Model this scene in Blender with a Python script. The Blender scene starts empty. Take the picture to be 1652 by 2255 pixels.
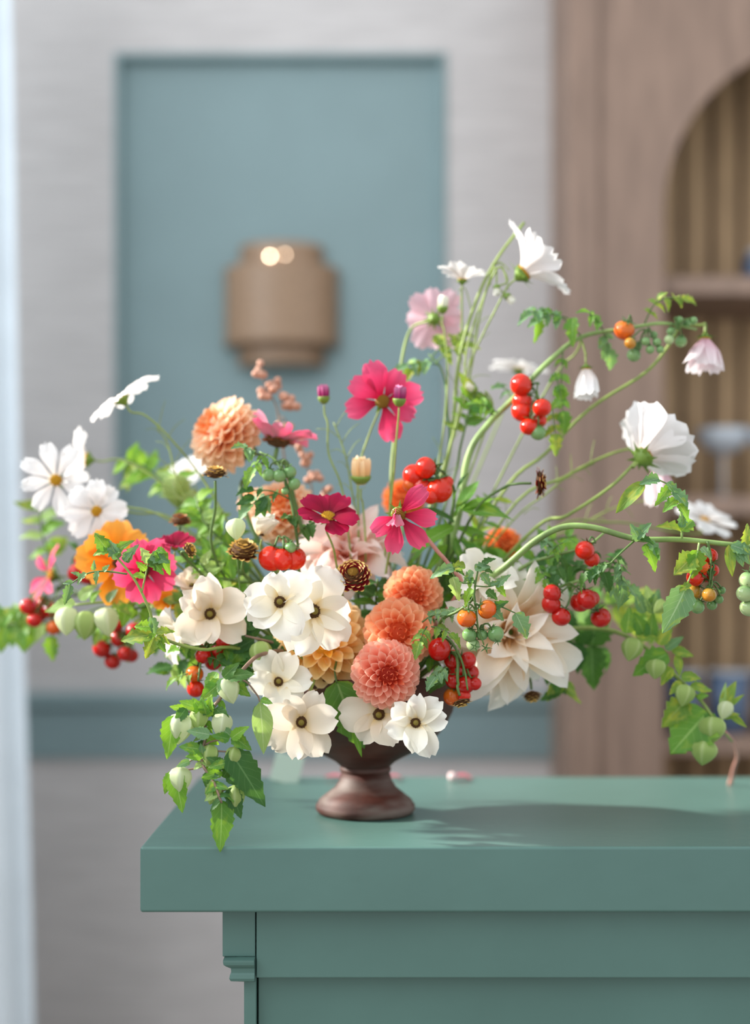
import bpy, math, random
from mathutils import Vector, Matrix, Quaternion

random.seed(11)
scene = bpy.context.scene
COL = scene.collection
PI = math.pi

# ------------------------------------------------------------------ camera
CAM_Z, F, CX, HY = 1.27, 3000.0, 826.0, 1250.0      # eye height, focal length / principal point of the 1652x2255 frame
cam = bpy.data.cameras.new('camera'); cam_o = bpy.data.objects.new('camera', cam); COL.objects.link(cam_o)
cam.sensor_fit = 'VERTICAL'; cam.sensor_height = 56.0; cam.lens = 56.0 * F / 2255.0
cam.shift_y = (HY - 1127.5) / 2255.0
cam.clip_start = 0.05; cam.clip_end = 60
cam_o.location = (0, 0, CAM_Z); cam_o.rotation_euler = (PI / 2, 0, 0)
cam.dof.use_dof = True; cam.dof.focus_distance = 1.345; cam.dof.aperture_fstop = cam.lens / 33.0
scene.camera = cam_o

# ------------------------------------------------------------------ world, sun, window light, exposure
world = bpy.data.worlds.new('daylight'); scene.world = world; world.use_nodes = True
bg = world.node_tree.nodes['Background']
bg.inputs[0].default_value = (0.93, 0.97, 1.0, 1); bg.inputs[1].default_value = 0.87
sun = bpy.data.lights.new('sun', 'SUN'); sun.energy = 7.6; sun.angle = math.radians(2.4); sun.color = (1.0, 0.95, 0.86)
sun_o = bpy.data.objects.new('sun', sun); COL.objects.link(sun_o)
SUN_FROM = Vector((-0.84, 0.17, 0.45)).normalized()
sun_o.rotation_euler = SUN_FROM.to_track_quat('Z', 'Y').to_euler(); sun_o.location = (-4, 3, 4)
win = bpy.data.lights.new('window_light', 'AREA'); win.shape = 'RECTANGLE'; win.size = 2.2; win.size_y = 2.0; win.energy = 42; win.color = (0.95, 0.98, 1.0)
win_o = bpy.data.objects.new('window_light', win); COL.objects.link(win_o)
win_o.location = (-1.9, 0.6, 3.0); win_o.rotation_euler = (Vector((-1.9, 0.6, 3.0)) - Vector((0, 2.2, 1.3))).to_track_quat('Z', 'Y').to_euler()
scene.view_settings.view_transform = 'Standard'; scene.view_settings.look = 'None'
scene.view_settings.exposure = 0.34; scene.view_settings.gamma = 1.0; scene.view_settings.use_curve_mapping = False

# ------------------------------------------------------------------ helpers
def P(x, y, d):
    return Vector(((x - CX) / F * d, d, CAM_Z - (y - HY) / F * d))
def lin(c):
    return tuple(((v / 255) / 12.92 if v / 255 <= 0.04045 else ((v / 255 + 0.055) / 1.055) ** 2.4) for v in c) + (1.0,)

def mat_new(name):
    m = bpy.data.materials.new(name); m.use_nodes = True
    nt = m.node_tree; nt.nodes.clear()
    out = nt.nodes.new('ShaderNodeOutputMaterial')
    return m, nt, out
def N(nt, t, **kw):
    n = nt.nodes.new(t)
    for k, v in kw.items():
        if hasattr(n, k): setattr(n, k, v)
    return n
def L(nt, a, b): nt.links.new(a, b)
def mixc(nt, fac, a, b, mode='MIX'):
    n = nt.nodes.new('ShaderNodeMix'); n.data_type = 'RGBA'; n.blend_type = mode
    for sock, v in ((0, fac), (6, a), (7, b)):
        if hasattr(v, 'links') or hasattr(v, 'is_linked'): nt.links.new(v, n.inputs[sock])
        else: n.inputs[sock].default_value = v
    return n.outputs[2]
def ramp(nt, src, stops):
    r = nt.nodes.new('ShaderNodeValToRGB'); e = r.color_ramp.elements
    while len(e) < len(stops): e.new(0.5)
    for i, (p, c) in enumerate(stops): e[i].position = p; e[i].color = c
    nt.links.new(src, r.inputs[0]); return r.outputs[0]
def math_n(nt, op, a, b=0.0, c=None):
    n = nt.nodes.new('ShaderNodeMath'); n.operation = op
    for i, v in enumerate((a, b) if c is None else (a, b, c)):
        if hasattr(v, 'is_linked'): nt.links.new(v, n.inputs[i])
        else: n.inputs[i].default_value = v
    return n.outputs[0]

def paint(name, col, rough=0.5, noise=0.04, scale=30, bump=0.0, bscale=200, stretch=(1, 1, 1), spec=0.5, coords='Object'):
    """painted / plain surface with faint mottling and fine relief"""
    m, nt, out = mat_new(name)
    p = N(nt, 'ShaderNodeBsdfPrincipled'); p.inputs['Roughness'].default_value = rough; p.inputs['Specular IOR Level'].default_value = spec
    tc = N(nt, 'ShaderNodeTexCoord'); mp = N(nt, 'ShaderNodeMapping'); mp.inputs['Scale'].default_value = stretch
    L(nt, tc.outputs[coords], mp.inputs[0])
    no = N(nt, 'ShaderNodeTexNoise'); no.inputs['Scale'].default_value = scale; no.inputs['Detail'].default_value = 5
    L(nt, mp.outputs[0], no.inputs[0])
    c = lin(col); lo = tuple(max(0, v * (1 - noise * 2)) for v in c[:3]) + (1,); hi = tuple(min(1, v * (1 + noise * 2)) for v in c[:3]) + (1,)
    L(nt, ramp(nt, no.outputs[0], [(0.3, lo), (0.7, hi)]), p.inputs['Base Color'])
    if bump:
        n2 = N(nt, 'ShaderNodeTexNoise'); n2.inputs['Scale'].default_value = bscale; L(nt, mp.outputs[0], n2.inputs[0])
        b = N(nt, 'ShaderNodeBump'); b.inputs['Strength'].default_value = bump; b.inputs['Distance'].default_value = 0.002
        L(nt, n2.outputs[0], b.inputs['Height']); L(nt, b.outputs[0], p.inputs['Normal'])
    L(nt, p.outputs[0], out.inputs[0]); return m

def petal_mat(name, base, mid, tip, back=None, edge=None, trans=0.35, rough=0.55, streak=0.0, spec=0.25, tip_mix=(0.15, 0.55, 1.0), vary=0.05):
    """petal: colour runs along its length (UV.x), optional paler rim, fine lengthwise veins, lets light through"""
    m, nt, out = mat_new(name)
    uv = N(nt, 'ShaderNodeUVMap'); sp = N(nt, 'ShaderNodeSeparateXYZ'); L(nt, uv.outputs[0], sp.inputs[0])
    c = ramp(nt, sp.outputs[0], [(tip_mix[0], lin(base)), (tip_mix[1], lin(mid)), (tip_mix[2], lin(tip))])
    if edge:
        av = math_n(nt, 'ABSOLUTE', math_n(nt, 'MULTIPLY_ADD', sp.outputs[1], 2.0, -1.0))
        em = math_n(nt, 'MULTIPLY', math_n(nt, 'POWER', av, 3.0), 0.8)
        c = mixc(nt, em, c, lin(edge))
    if streak:
        no = N(nt, 'ShaderNodeTexNoise'); mp = N(nt, 'ShaderNodeMapping'); mp.inputs['Scale'].default_value = (1.2, 26, 1)
        L(nt, uv.outputs[0], mp.inputs[0]); L(nt, mp.outputs[0], no.inputs[0]); no.inputs['Scale'].default_value = 1.0
        k = math_n(nt, 'MULTIPLY_ADD', no.outputs[0], streak * 2, 1.0 - streak)
        hs = N(nt, 'ShaderNodeHueSaturation'); L(nt, c, hs.inputs['Color']); L(nt, k, hs.inputs['Value']); c = hs.outputs[0]
    oi = N(nt, 'ShaderNodeObjectInfo')
    hv = N(nt, 'ShaderNodeHueSaturation'); L(nt, c, hv.inputs['Color'])
    L(nt, math_n(nt, 'MULTIPLY_ADD', oi.outputs['Random'], vary * 2, 1.0 - vary), hv.inputs['Value']); c = hv.outputs[0]
    cb = c
    if back:
        g = N(nt, 'ShaderNodeNewGeometry'); cb = mixc(nt, g.outputs['Backfacing'], c, lin(back))
    p = N(nt, 'ShaderNodeBsdfPrincipled'); p.inputs['Roughness'].default_value = rough; p.inputs['Specular IOR Level'].default_value = spec
    t = N(nt, 'ShaderNodeBsdfTranslucent'); mx = N(nt, 'ShaderNodeMixShader'); mx.inputs[0].default_value = trans
    L(nt, cb, p.inputs['Base Color']); L(nt, c, t.inputs['Color'])
    L(nt, p.outputs[0], mx.inputs[1]); L(nt, t.outputs[0], mx.inputs[2]); L(nt, mx.outputs[0], out.inputs[0]); return m

def leaf_mat(name, top, vein, under, trans_col, patch=None, trans=0.4, rough=0.5, patch_amt=0.5):
    """leaf blade with pale midrib and side veins from its UVs, lighter underside"""
    m, nt, out = mat_new(name)
    uv = N(nt, 'ShaderNodeUVMap'); sp = N(nt, 'ShaderNodeSeparateXYZ'); L(nt, uv.outputs[0], sp.inputs[0])
    av = math_n(nt, 'ABSOLUTE', math_n(nt, 'MULTIPLY_ADD', sp.outputs[1], 2.0, -1.0))
    ph = math_n(nt, 'SUBTRACT', math_n(nt, 'MULTIPLY', sp.outputs[0], 7.0), math_n(nt, 'MULTIPLY', av, 1.9))
    fr = math_n(nt, 'ABSOLUTE', math_n(nt, 'SUBTRACT', math_n(nt, 'FRACT', ph), 0.5))
    side = math_n(nt, 'GREATER_THAN', fr, 0.455)
    mid = math_n(nt, 'LESS_THAN', av, 0.055)
    vm = math_n(nt, 'MAXIMUM', math_n(nt, 'MULTIPLY', side, 0.45), math_n(nt, 'MULTIPLY', mid, 0.9))
    oi = N(nt, 'ShaderNodeObjectInfo'); tc = N(nt, 'ShaderNodeTexCoord')
    no = N(nt, 'ShaderNodeTexNoise', noise_dimensions='4D'); no.inputs['Scale'].default_value = 2.6; L(nt, uv.outputs[0], no.inputs['Vector'])
    L(nt, math_n(nt, 'MULTIPLY', oi.outputs['Random'], 40.0), no.inputs['W'])
    c = lin(top)
    if patch:
        f = ramp(nt, no.outputs[0], [(0.62 - patch_amt * 0.25, (0, 0, 0, 1)), (0.72 - patch_amt * 0.2, (1, 1, 1, 1))])
        c = mixc(nt, f, c, lin(patch))
    c = mixc(nt, vm, c, lin(vein))
    hv = N(nt, 'ShaderNodeHueSaturation'); L(nt, c, hv.inputs['Color'])
    L(nt, math_n(nt, 'MULTIPLY_ADD', oi.outputs['Random'], 0.5, 0.75), hv.inputs['Value'])
    L(nt, math_n(nt, 'MULTIPLY_ADD', oi.outputs['Random'], -0.03, 0.515), hv.inputs['Hue']); c = hv.outputs[0]
    g = N(nt, 'ShaderNodeNewGeometry'); cf = mixc(nt, g.outputs['Backfacing'], c, lin(under))
    ct = mixc(nt, 0.75, c, lin(trans_col))
    p = N(nt, 'ShaderNodeBsdfPrincipled'); p.inputs['Roughness'].default_value = rough; p.inputs['Specular IOR Level'].default_value = 0.35
    bp = N(nt, 'ShaderNodeBump'); bp.inputs['Strength'].default_value = 0.5; bp.inputs['Distance'].default_value = 0.001
    L(nt, math_n(nt, 'SUBTRACT', 1.0, vm), bp.inputs['Height']); L(nt, bp.outputs[0], p.inputs['Normal'])
    t = N(nt, 'ShaderNodeBsdfTranslucent'); mx = N(nt, 'ShaderNodeMixShader'); mx.inputs[0].default_value = trans
    L(nt, cf, p.inputs['Base Color']); L(nt, ct, t.inputs['Color'])
    L(nt, p.outputs[0], mx.inputs[1]); L(nt, t.outputs[0], mx.inputs[2]); L(nt, mx.outputs[0], out.inputs[0]); return m

def fruit_mat(name, c1, c2, rough=0.10, sss=0.06):
    m, nt, out = mat_new(name)
    tc = N(nt, 'ShaderNodeTexCoord'); sp = N(nt, 'ShaderNodeSeparateXYZ'); L(nt, tc.outputs['Generated'], sp.inputs[0])
    p = N(nt, 'ShaderNodeBsdfPrincipled')
    L(nt, ramp(nt, sp.outputs[2], [(0.25, lin(c1)), (0.95, lin(c2))]), p.inputs['Base Color'])
    p.inputs['Roughness'].default_value = rough; p.inputs['Specular IOR Level'].default_value = 0.5
    p.inputs['Subsurface Weight'].default_value = sss; p.inputs['Subsurface Radius'].default_value = (0.006, 0.002, 0.001); p.inputs['Subsurface Scale'].default_value = 1.0
    L(nt, p.outputs[0], out.inputs[0]); return m

# ---- meshes
def mk(name, verts, faces, mat, uvs=None, smooth=True):
    me = bpy.data.meshes.new(name); me.from_pydata([tuple(v) for v in verts], [], faces)
    if uvs is not None:
        lay = me.uv_layers.new(name='UVMap'); vi = [0] * len(me.loops); me.loops.foreach_get('vertex_index', vi)
        flat = []
        for i in vi: flat.extend(uvs[i])
        lay.data.foreach_set('uv', flat)
    me.polygons.foreach_set('use_smooth', [smooth] * len(me.polygons))
    for mm in (mat if isinstance(mat, (list, tuple)) else [mat]): me.materials.append(mm)
    me.update(); return me

def grid(name, nu, nv, f, mat):
    V, U, Fc = [], [], []
    for i in range(nu + 1):
        for j in range(nv + 1):
            u = i / nu; v = -1 + 2 * j / nv
            V.append(f(u, v)); U.append((u, (v + 1) / 2))
    for i in range(nu):
        for j in range(nv):
            a = i * (nv + 1) + j
            Fc.append((a, a + 1, a + nv + 2, a + nv + 1))
    return mk(name, V, Fc, mat, U)

def lathe_vf(prof, n, mod=None):
    V, Fc = [], []
    for k, (r, z) in enumerate(prof):
        for j in range(n):
            a = 2 * PI * j / n; rr = r * (mod(a, k / (len(prof) - 1)) if mod else 1)
            V.append((rr * math.cos(a), rr * math.sin(a), z))
    for k in range(len(prof) - 1):
        for j in range(n):
            a = k * n + j; b = k * n + (j + 1) % n
            Fc.append((a, b, b + n, a + n))
    Fc.append(tuple(range(n - 1, -1, -1))); Fc.append(tuple(range((len(prof) - 1) * n, len(prof) * n)))
    return V, Fc
def lathe(name, prof, n, mat, mod=None, smooth=True):
    V, Fc = lathe_vf(prof, n, mod); return mk(name, V, Fc, mat, None, smooth)

def catmull(pts, sub=6):
    if len(pts) < 3: return [pts[0].lerp(pts[-1], i / sub) for i in range(sub + 1)]
    q = [pts[0] * 2 - pts[1]] + list(pts) + [pts[-1] * 2 - pts[-2]]; out = []
    for i in range(1, len(q) - 2):
        p0, p1, p2, p3 = q[i - 1], q[i], q[i + 1], q[i + 2]
        for s in range(sub):
            t = s / sub
            out.append(0.5 * ((2 * p1) + (p2 - p0) * t + (2 * p0 - 5 * p1 + 4 * p2 - p3) * t * t + (3 * p1 - p0 - 3 * p2 + p3) * t ** 3))
    out.append(pts[-1].copy()); return out
def tube_vf(pts, r0, r1, n=7, base=0):
    V, Fc = [], []
    t = (pts[1] - pts[0]).normalized(); up = Vector((0, 0, 1)) if abs(t.z) < 0.9 else Vector((1, 0, 0))
    a = t.cross(up).normalized()
    for i, p in enumerate(pts):
        t2 = (pts[min(i + 1, len(pts) - 1)] - pts[max(i - 1, 0)])
        if t2.length > 1e-9: t = t2.normalized()
        a = (a - t * a.dot(t)).normalized(); b = t.cross(a)
        r = r0 + (r1 - r0) * i / (len(pts) - 1)
        for j in range(n):
            g = 2 * PI * j / n; V.append(p + a * (r * math.cos(g)) + b * (r * math.sin(g)))
    for i in range(len(pts) - 1):
        for j in range(n):
            x = base + i * n + j; y = base + i * n + (j + 1) % n
            Fc.append((x, y, y + n, x + n))
    Fc.append(tuple(base + k for k in range(n - 1, -1, -1))); e = base + (len(pts) - 1) * n; Fc.append(tuple(e + k for k in range(n)))
    return V, Fc
def box_vf(x0, x1, y0, y1, z0, z1, base=0):
    V = [(x, y, z) for x in (x0, x1) for y in (y0, y1) for z in (z0, z1)]
    Fc = [(0, 1, 3, 2), (4, 6, 7, 5), (0, 4, 5, 1), (2, 3, 7, 6), (0, 2, 6, 4), (1, 5, 7, 3)]
    return V, [tuple(base + i for i in f) for f in Fc]
def box_mesh(name, x0, x1, y0, y1, z0, z1, mat, bevel=0.0, seg=3):
    import bmesh
    V, Fc = box_vf(x0, x1, y0, y1, z0, z1)
    me = mk(name, V, Fc, mat, None, False)
    bm = bmesh.new(); bm.from_mesh(me); bmesh.ops.recalc_face_normals(bm, faces=bm.faces)
    if bevel: bmesh.ops.bevel(bm, geom=bm.edges[:], offset=bevel, segments=seg, affect='EDGES', profile=0.5)
    bm.to_mesh(me); bm.free()
    return me

def add(name, me, parent=None, M=None, label=None, cat=None, group=None, kind=None):
    o = bpy.data.objects.new(name, me); COL.objects.link(o)
    if M is not None: o.matrix_basis = M
    if parent is not None: o.parent = parent
    for k, v in (('label', label), ('category', cat), ('group', group), ('kind', kind)):
        if v: o[k] = v
    return o
def thing(name, label, cat, loc=(0, 0, 0), group=None):
    return add(name, None, None, Matrix.Translation(Vector(loc)), label, cat, group)
def T(v): return Matrix.Translation(Vector(v))
def S(s, sy=None, sz=None): return Matrix.Diagonal((s, s if sy is None else sy, s if sz is None else sz, 1.0))
def R(a, ax): return Matrix.Rotation(a, 4, ax)
def frame(y, z):
    """rotation whose local Y is y and local Z is near z"""
    y = Vector(y).normalized(); z = Vector(z); z = z - y * z.dot(y)
    if z.length < 1e-5: z = y.orthogonal()
    z.normalize(); x = y.cross(z)
    return Matrix((x, y, z)).transposed().to_4x4()
def face_frame(n, roll=0.0):
    return Vector(n).normalized().to_track_quat('Z', 'Y').to_matrix().to_4x4() @ R(roll, 'Z')

# ------------------------------------------------------------------ materials of the place
M_wall = paint('grey_grasscloth', (201, 198, 198), 0.85, 0.05, 14, 0.15, 60, (0.6, 1, 9))
M_panel = paint('blue_green_panel', (132, 156, 160), 0.6, 0.02, 6)
M_teal = paint('teal_paint', (85, 119, 112), 0.34, 0.025, 9, 0.12, 45, spec=0.45)
M_wood = paint('limed_wood', (146, 122, 108), 0.6, 0.09, 12, 0.1, 60, (3, 3, 0.5))
M_board = paint('back_board', (196, 164, 126), 0.65, 0.12, 14, 0.1, 60, (6, 3, 0.4))
M_floor = paint('pale_floor', (150, 138, 126), 0.6, 0.08, 5)
M_curtain = paint('pale_curtain', (214, 224, 232), 0.9, 0.02, 10)
M_rattan = paint('woven_rattan', (158, 130, 105), 0.35, 0.12, 60, 0.2, 150, (1, 1, 6))
M_rattan2 = paint('woven_rattan_band', (143, 116, 92), 0.4, 0.12, 60, 0.2, 150, (1, 1, 6))
M_blue = paint('blue_glaze', (84, 104, 132), 0.25, 0.1, 20)
M_urn = None

# ------------------------------------------------------------------ setting
WY = 3.1
def wx(px, d=WY): return (px - CX) / F * d
def wz(py, d=WY): return CAM_Z - (py - HY) / F * d
add('floor', box_mesh('floor', -4, 4, -2, WY + 0.2, -0.1, 0, M_floor), kind='structure')
pl, pr, pt, pb = wx(252), wx(984), wz(116), wz(1300)
x0, x1, zt = -1.75, 2.2, 3.6
wall = add('wall_back', box_mesh('wall_back', x0, x1, WY + 0.03, WY + 0.15, 0, zt, M_wall), kind='structure')
# the wall covering is built round the recessed panel
for (a, b, c, e) in ((x0, pl, 0, zt), (pr, x1, 0, zt), (pl, pr, pt, zt), (pl, pr, 0, pb)):
    add('wall_covering', box_mesh('wall_covering', a, b, WY, WY + 0.03, c, e, M_wall), wall)
add('recessed_panel', box_mesh('recessed_panel', pl - .01, pr + .01, WY + 0.022, WY + 0.034, pb - .01, pt + .01, M_panel), wall)
b = 0.014
for (a, bb, c, e) in ((pl, pl + b, pb, pt), (pr - b, pr, pb, pt), (pl + b, pr - b, pt - b, pt), (pl + b, pr - b, pb, pb + b)):
    add('panel_moulding', box_mesh('panel_moulding', a, bb, WY - 0.006, WY + 0.03, c, e, M_panel, 0.003, 2), wall)
dado = add('trim_1', box_mesh('trim_1', x0, wx(1275), WY - 0.012, WY, wz(1668), wz(1548), M_panel), kind='structure')
add('dado_moulding', box_mesh('dado_moulding', x0, wx(1275), WY - 0.026, WY - 0.001, wz(1556), wz(1524), M_panel, 0.006, 3), dado)

add('added_shade_wall', box_mesh('added_shade_wall', -2.1, -2.0, -1.0, WY + 0.15, 0, 2.02, M_wall), kind='structure')  # unseen half-height wall, added to keep low sun off the worktop

# curtain
def curtain_mesh():
    V, Fc = [], []; nx, nz = 70, 24; yb = 2.62
    for k in range(nz + 1):
        t = k / nz; z = 0.03 + t * 2.7
        edge = (2 - CX) / F * yb + 0.066 * (1 - t) ** 0.75 + 0.002 * math.sin(t * 9)
        for i in range(nx + 1):
            s = i / nx; x = edge - 0.42 * (1 - s)
            V.append((x, yb + 0.022 * math.sin(s * 34 + 0.6 * math.sin(t * 3)) * (0.6 + 0.4 * math.sin(s * 7)), z))
    for k in range(nz):
        for i in range(nx):
            a = k * (nx + 1) + i; Fc.append((a, a + 1, a + nx + 2, a + nx + 1))
    return mk('curtain', V, Fc, M_curtain)
cu = thing('curtain', 'pale blue white curtain hanging at the left edge of the wall', 'curtain', (-0.9, 2.62, 0))
co = add('curtain_cloth', curtain_mesh(), cu, T((0.9, -2.62, 0)))
md = co.modifiers.new('thickness', 'SOLIDIFY'); md.thickness = 0.002
V, Fc = tube_vf([Vector((-1.5, 2.62, 2.74)), Vector((-0.65, 2.62, 2.74))], 0.012, 0.012, 12)
add('curtain_rod', mk('curtain_rod', V, Fc, M_wood), cu, T((0.9, -2.62, 0)))

# wall sconce : half round woven shade in three tiers
def half_shell(name, prof, mat, n=28):
    V, Fc = [], []
    for (r, z) in prof:
        for j in range(n + 1):
            a = PI + PI * j / n; V.append((r * math.cos(a), r * 0.62 * math.sin(a), z))
    for k in range(len(prof) - 1):
        for j in range(n):
            q = k * (n + 1) + j; Fc.append((q, q + 1, q + n + 2, q + n + 1))
    return mk(name, V, Fc, mat)
pxm = F / (WY - 0.05); sx = (616 - CX) / pxm; sz = lambda y: CAM_Z - (y - HY) / pxm
sc = thing('wall_sconce', 'woven brown wall sconce with stepped round shade on the blue green panel', 'sconce', (sx, WY + 0.02, sz(800)))
base = sz(800)
def ribbed(ya, yb_, r, bulge=0.004, k=9):
    pr_ = [(r * 0.93, sz(yb_) - base)]
    for i in range(k * 2 + 1):
        t = i / (k * 2); pr_.append((r + (0.0022 if i % 2 else 0) , sz(yb_) - base + (sz(ya) - sz(yb_)) * t))
    pr_.append((r * 0.92, sz(ya) - base)); return pr_
add('upper_tier', half_shell('upper_tier', ribbed(528, 585, 0.094, k=4) , M_rattan), sc)
add('shade', half_shell('shade', ribbed(578, 752, 0.129), M_rattan), sc)
add('lower_tier', half_shell('lower_tier', ribbed(752, 800, 0.098, k=4), M_rattan2), sc)
add('shoulder', half_shell('shoulder', [(0.09, sz(580) - base + .002), (0.131, sz(582) - base - 0.002)], M_rattan), sc)
add('bottom_ring', half_shell('bottom_ring', [(0.131, sz(748) - base), (0.132, sz(752) - base - .003), (0.095, sz(756) - base)], M_rattan2), sc)
add('back_plate', box_mesh('back_plate', -0.09, 0.09, -0.02, 0.004, 0.01, sz(530) - base, M_rattan2), sc)
M_brass = paint('pale_brass', (232, 190, 150), 0.12, 0.02, 10); M_brass.node_tree.nodes['Principled BSDF'].inputs['Metallic'].default_value = 1.0
def glow(name, col, e):
    m, nt, out = mat_new(name); em = N(nt, 'ShaderNodeEmission'); em.inputs[0].default_value = lin(col); em.inputs[1].default_value = e; L(nt, em.outputs[0], out.inputs[0]); return m
for px, py, r_, e in ((594, 562, 0.0026, 42), (627, 558, 0.0026, 13)):  # glowing dots imitate the bright highlights at the top of the shade
    add('highlight_dot', lathe('highlight_dot', [(max(.0002, r_ * math.sin(PI * i / 8)), -r_ * math.cos(PI * i / 8)) for i in range(9)], 12, glow('warm_highlight_glow', (255, 226, 196), e)), sc, T(((px - 616) / pxm, -0.0605, sz(py) - base)), 'tiny glowing dot imitating a highlight')

# arched bookcase on the right
BY = 2.75
def bx_(px, d=BY): return (px - CX) / F * d
def bz(py, d=BY): return CAM_Z - (py - HY) / F * d
bl = bx_(1262); bkz_t = 2.62; oc = bx_(1850); orr = bx_(1850) - bx_(1462); ocz = bz(470)
bc = thing('bookcase', 'tall brown wooden bookcase with arched opening and plank back', 'bookcase', (bl, BY, 0))
def bcp(name, me): return add(name, me, bc, T((-bl, -BY, 0)))
def arch_front():
    """front plate with an arched opening cut into it, thick"""
    ol, orx = oc - orr, oc + orr; right = orx + (ol - bl)
    n = 24; arc = [(oc + orr * math.cos(PI - PI * i / n), ocz + orr * math.sin(PI - PI * i / n)) for i in range(n + 1)]
    inner = [(ol, 0.12)] + arc + [(orx, 0.12)]
    outer = [(bl, 0.12)] + [(bl + (right - bl) * i / n, bkz_t) for i in range(n + 1)] + [(right, 0.12)]
    V, Fc = [], []; m = len(inner)
    for y in (BY, BY + 0.03):
        for p in outer: V.append((p[0], y, p[1]))
        for p in inner: V.append((p[0], y, p[1]))
    for i in range(m - 1):
        Fc.append((i, i + 1, m + i + 1, m + i)); Fc.append((2 * m + i + 1, 2 * m + i, 3 * m + i, 3 * m + i + 1))
        Fc.append((m + i, m + i + 1, 3 * m + i + 1, 3 * m + i)); Fc.append((i + 1, i, 2 * m + i, 2 * m + i + 1))
    return mk('arched_front', V, Fc, M_wood, None, False)
bcp('arched_front', arch_front())
right = oc + orr + (oc - orr - bl)
bcp('side_board', box_mesh('side_board', bl + 0.0005, bl + 0.03, BY + 0.03, WY - 0.002, 0, bkz_t, M_wood))
bcp('side_board', box_mesh('side_board', right - 0.03, right, BY + 0.03, WY - 0.002, 0, bkz_t, M_wood))
bcp('top_board', box_mesh('top_board', bl - 0.03, right + 0.03, BY - 0.03, WY - 0.002, bkz_t, bkz_t + 0.04, M_wood, 0.006))
bcp('plinth', box_mesh('plinth', bl + .002, right - .002, BY - 0.008, BY + 0.03, 0, 0.12, M_wood))
bcp('corner_bead', box_mesh('corner_bead', bl - 0.012, bl + 0.05, BY - 0.014, BY - 0.0005, 0.0, bkz_t, M_wood, 0.004))
for (y0, y1_) in ((606, 648), (1092, 1134), (1624, 1664)):
    bcp('shelf', box_mesh('shelf', bl + 0.03, right - 0.03, BY + 0.034, WY - 0.03, bz(y1_, BY + .03), bz(y0, BY + .03), M_wood, 0.003))
pitch = 0.066; xx = bl + 0.03
while xx < right - 0.04:
    bcp('back_plank', box_mesh('back_plank', xx + 0.006, xx + pitch - 0.006, WY - 0.028, WY - 0.012, 0.12, bkz_t, M_board, 0.004, 2)); xx += pitch
M_dark = paint('dark_gap', (46, 34, 28), 0.8, 0.1, 20)
bcp('back_board', box_mesh('back_board', bl + 0.03, right - 0.03, WY - 0.012, WY - 0.004, 0.12, bkz_t, M_dark))

def glass_mat(name, col, rough=0.08, mixd=0.5):
    m, nt, out = mat_new(name)
    p = N(nt, 'ShaderNodeBsdfPrincipled'); p.inputs['Base Color'].default_value = lin(col); p.inputs['Roughness'].default_value = rough
    p.inputs['Transmission Weight'].default_value = mixd; p.inputs['IOR'].default_value = 1.25
    L(nt, p.outputs[0], out.inputs[0]); return m
M_frost = glass_mat('frosted_pale_glass', (214, 222, 232), 0.25, 0.25)
def coupe(px, d, shelf_y, label):
    z = bz(shelf_y, BY + .03) + 0.0004
    t = thing('coupe_glass', label, 'glass', (bx_(px, d), d, z), 'pale glasses in the bookcase')
    add('foot', lathe('foot', [(0.002, 0), (0.034, 0), (0.034, 0.003), (0.005, 0.008)], 20, M_frost), t)
    add('stem', lathe('stem', [(0.004, 0.006), (0.0035, 0.06), (0.005, 0.095)], 10, M_frost), t)
    add('bowl', lathe('bowl', [(0.005, 0.093), (0.03, 0.1), (0.05, 0.12), (0.056, 0.148), (0.054, 0.148), (0.047, 0.122), (0.02, 0.105)], 24, M_frost), t)
coupe(1592, 2.9, 1092, 'frosted coupe glass on the middle shelf behind the white cosmos')
coupe(1700, 2.9, 1092, 'frosted coupe glass on the middle shelf cut off by the right edge')
def tumbler(px, d, shelf_y, label):
    z = bz(shelf_y, BY + .03) + 0.0004
    t = thing('blue_tumbler', label, 'tumbler', (bx_(px, d), d, z), 'blue tumblers in the bookcase')
    add('body', lathe('body', [(0.03, 0), (0.036, 0.004), (0.044, 0.125), (0.041, 0.125), (0.034, 0.012), (0.004, 0.011)], 22, M_blue), t)
    add('rim', lathe('rim', [(0.0405, 0.124), (0.0455, 0.124), (0.0455, 0.131), (0.0405, 0.131)], 22, M_frost), t)
tumbler(1500, 2.86, 1624, 'blue tumbler on the low shelf nearest the bookcase post')
tumbler(1606, 2.86, 1624, 'blue tumbler on the low shelf behind the drooping lantern branch')
tumbler(1705, 2.9, 1624, 'blue tumbler on the low shelf partly past the right edge')
jt = thing('grey_jar', 'small grey blue jar on the upper shelf at the right edge', 'jar', (bx_(1668, 2.88), 2.88, bz(606, BY + .03) + .0004))
add('body', lathe('body', [(0.02, 0), (0.026, 0.004), (0.028, 0.05), (0.018, 0.06), (0.018, 0.064)], 20, M_blue), jt)
add('lid', lathe('lid', [(0.02, 0.064), (0.02, 0.074), (0.004, 0.078)], 20, M_frost), jt)

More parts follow.
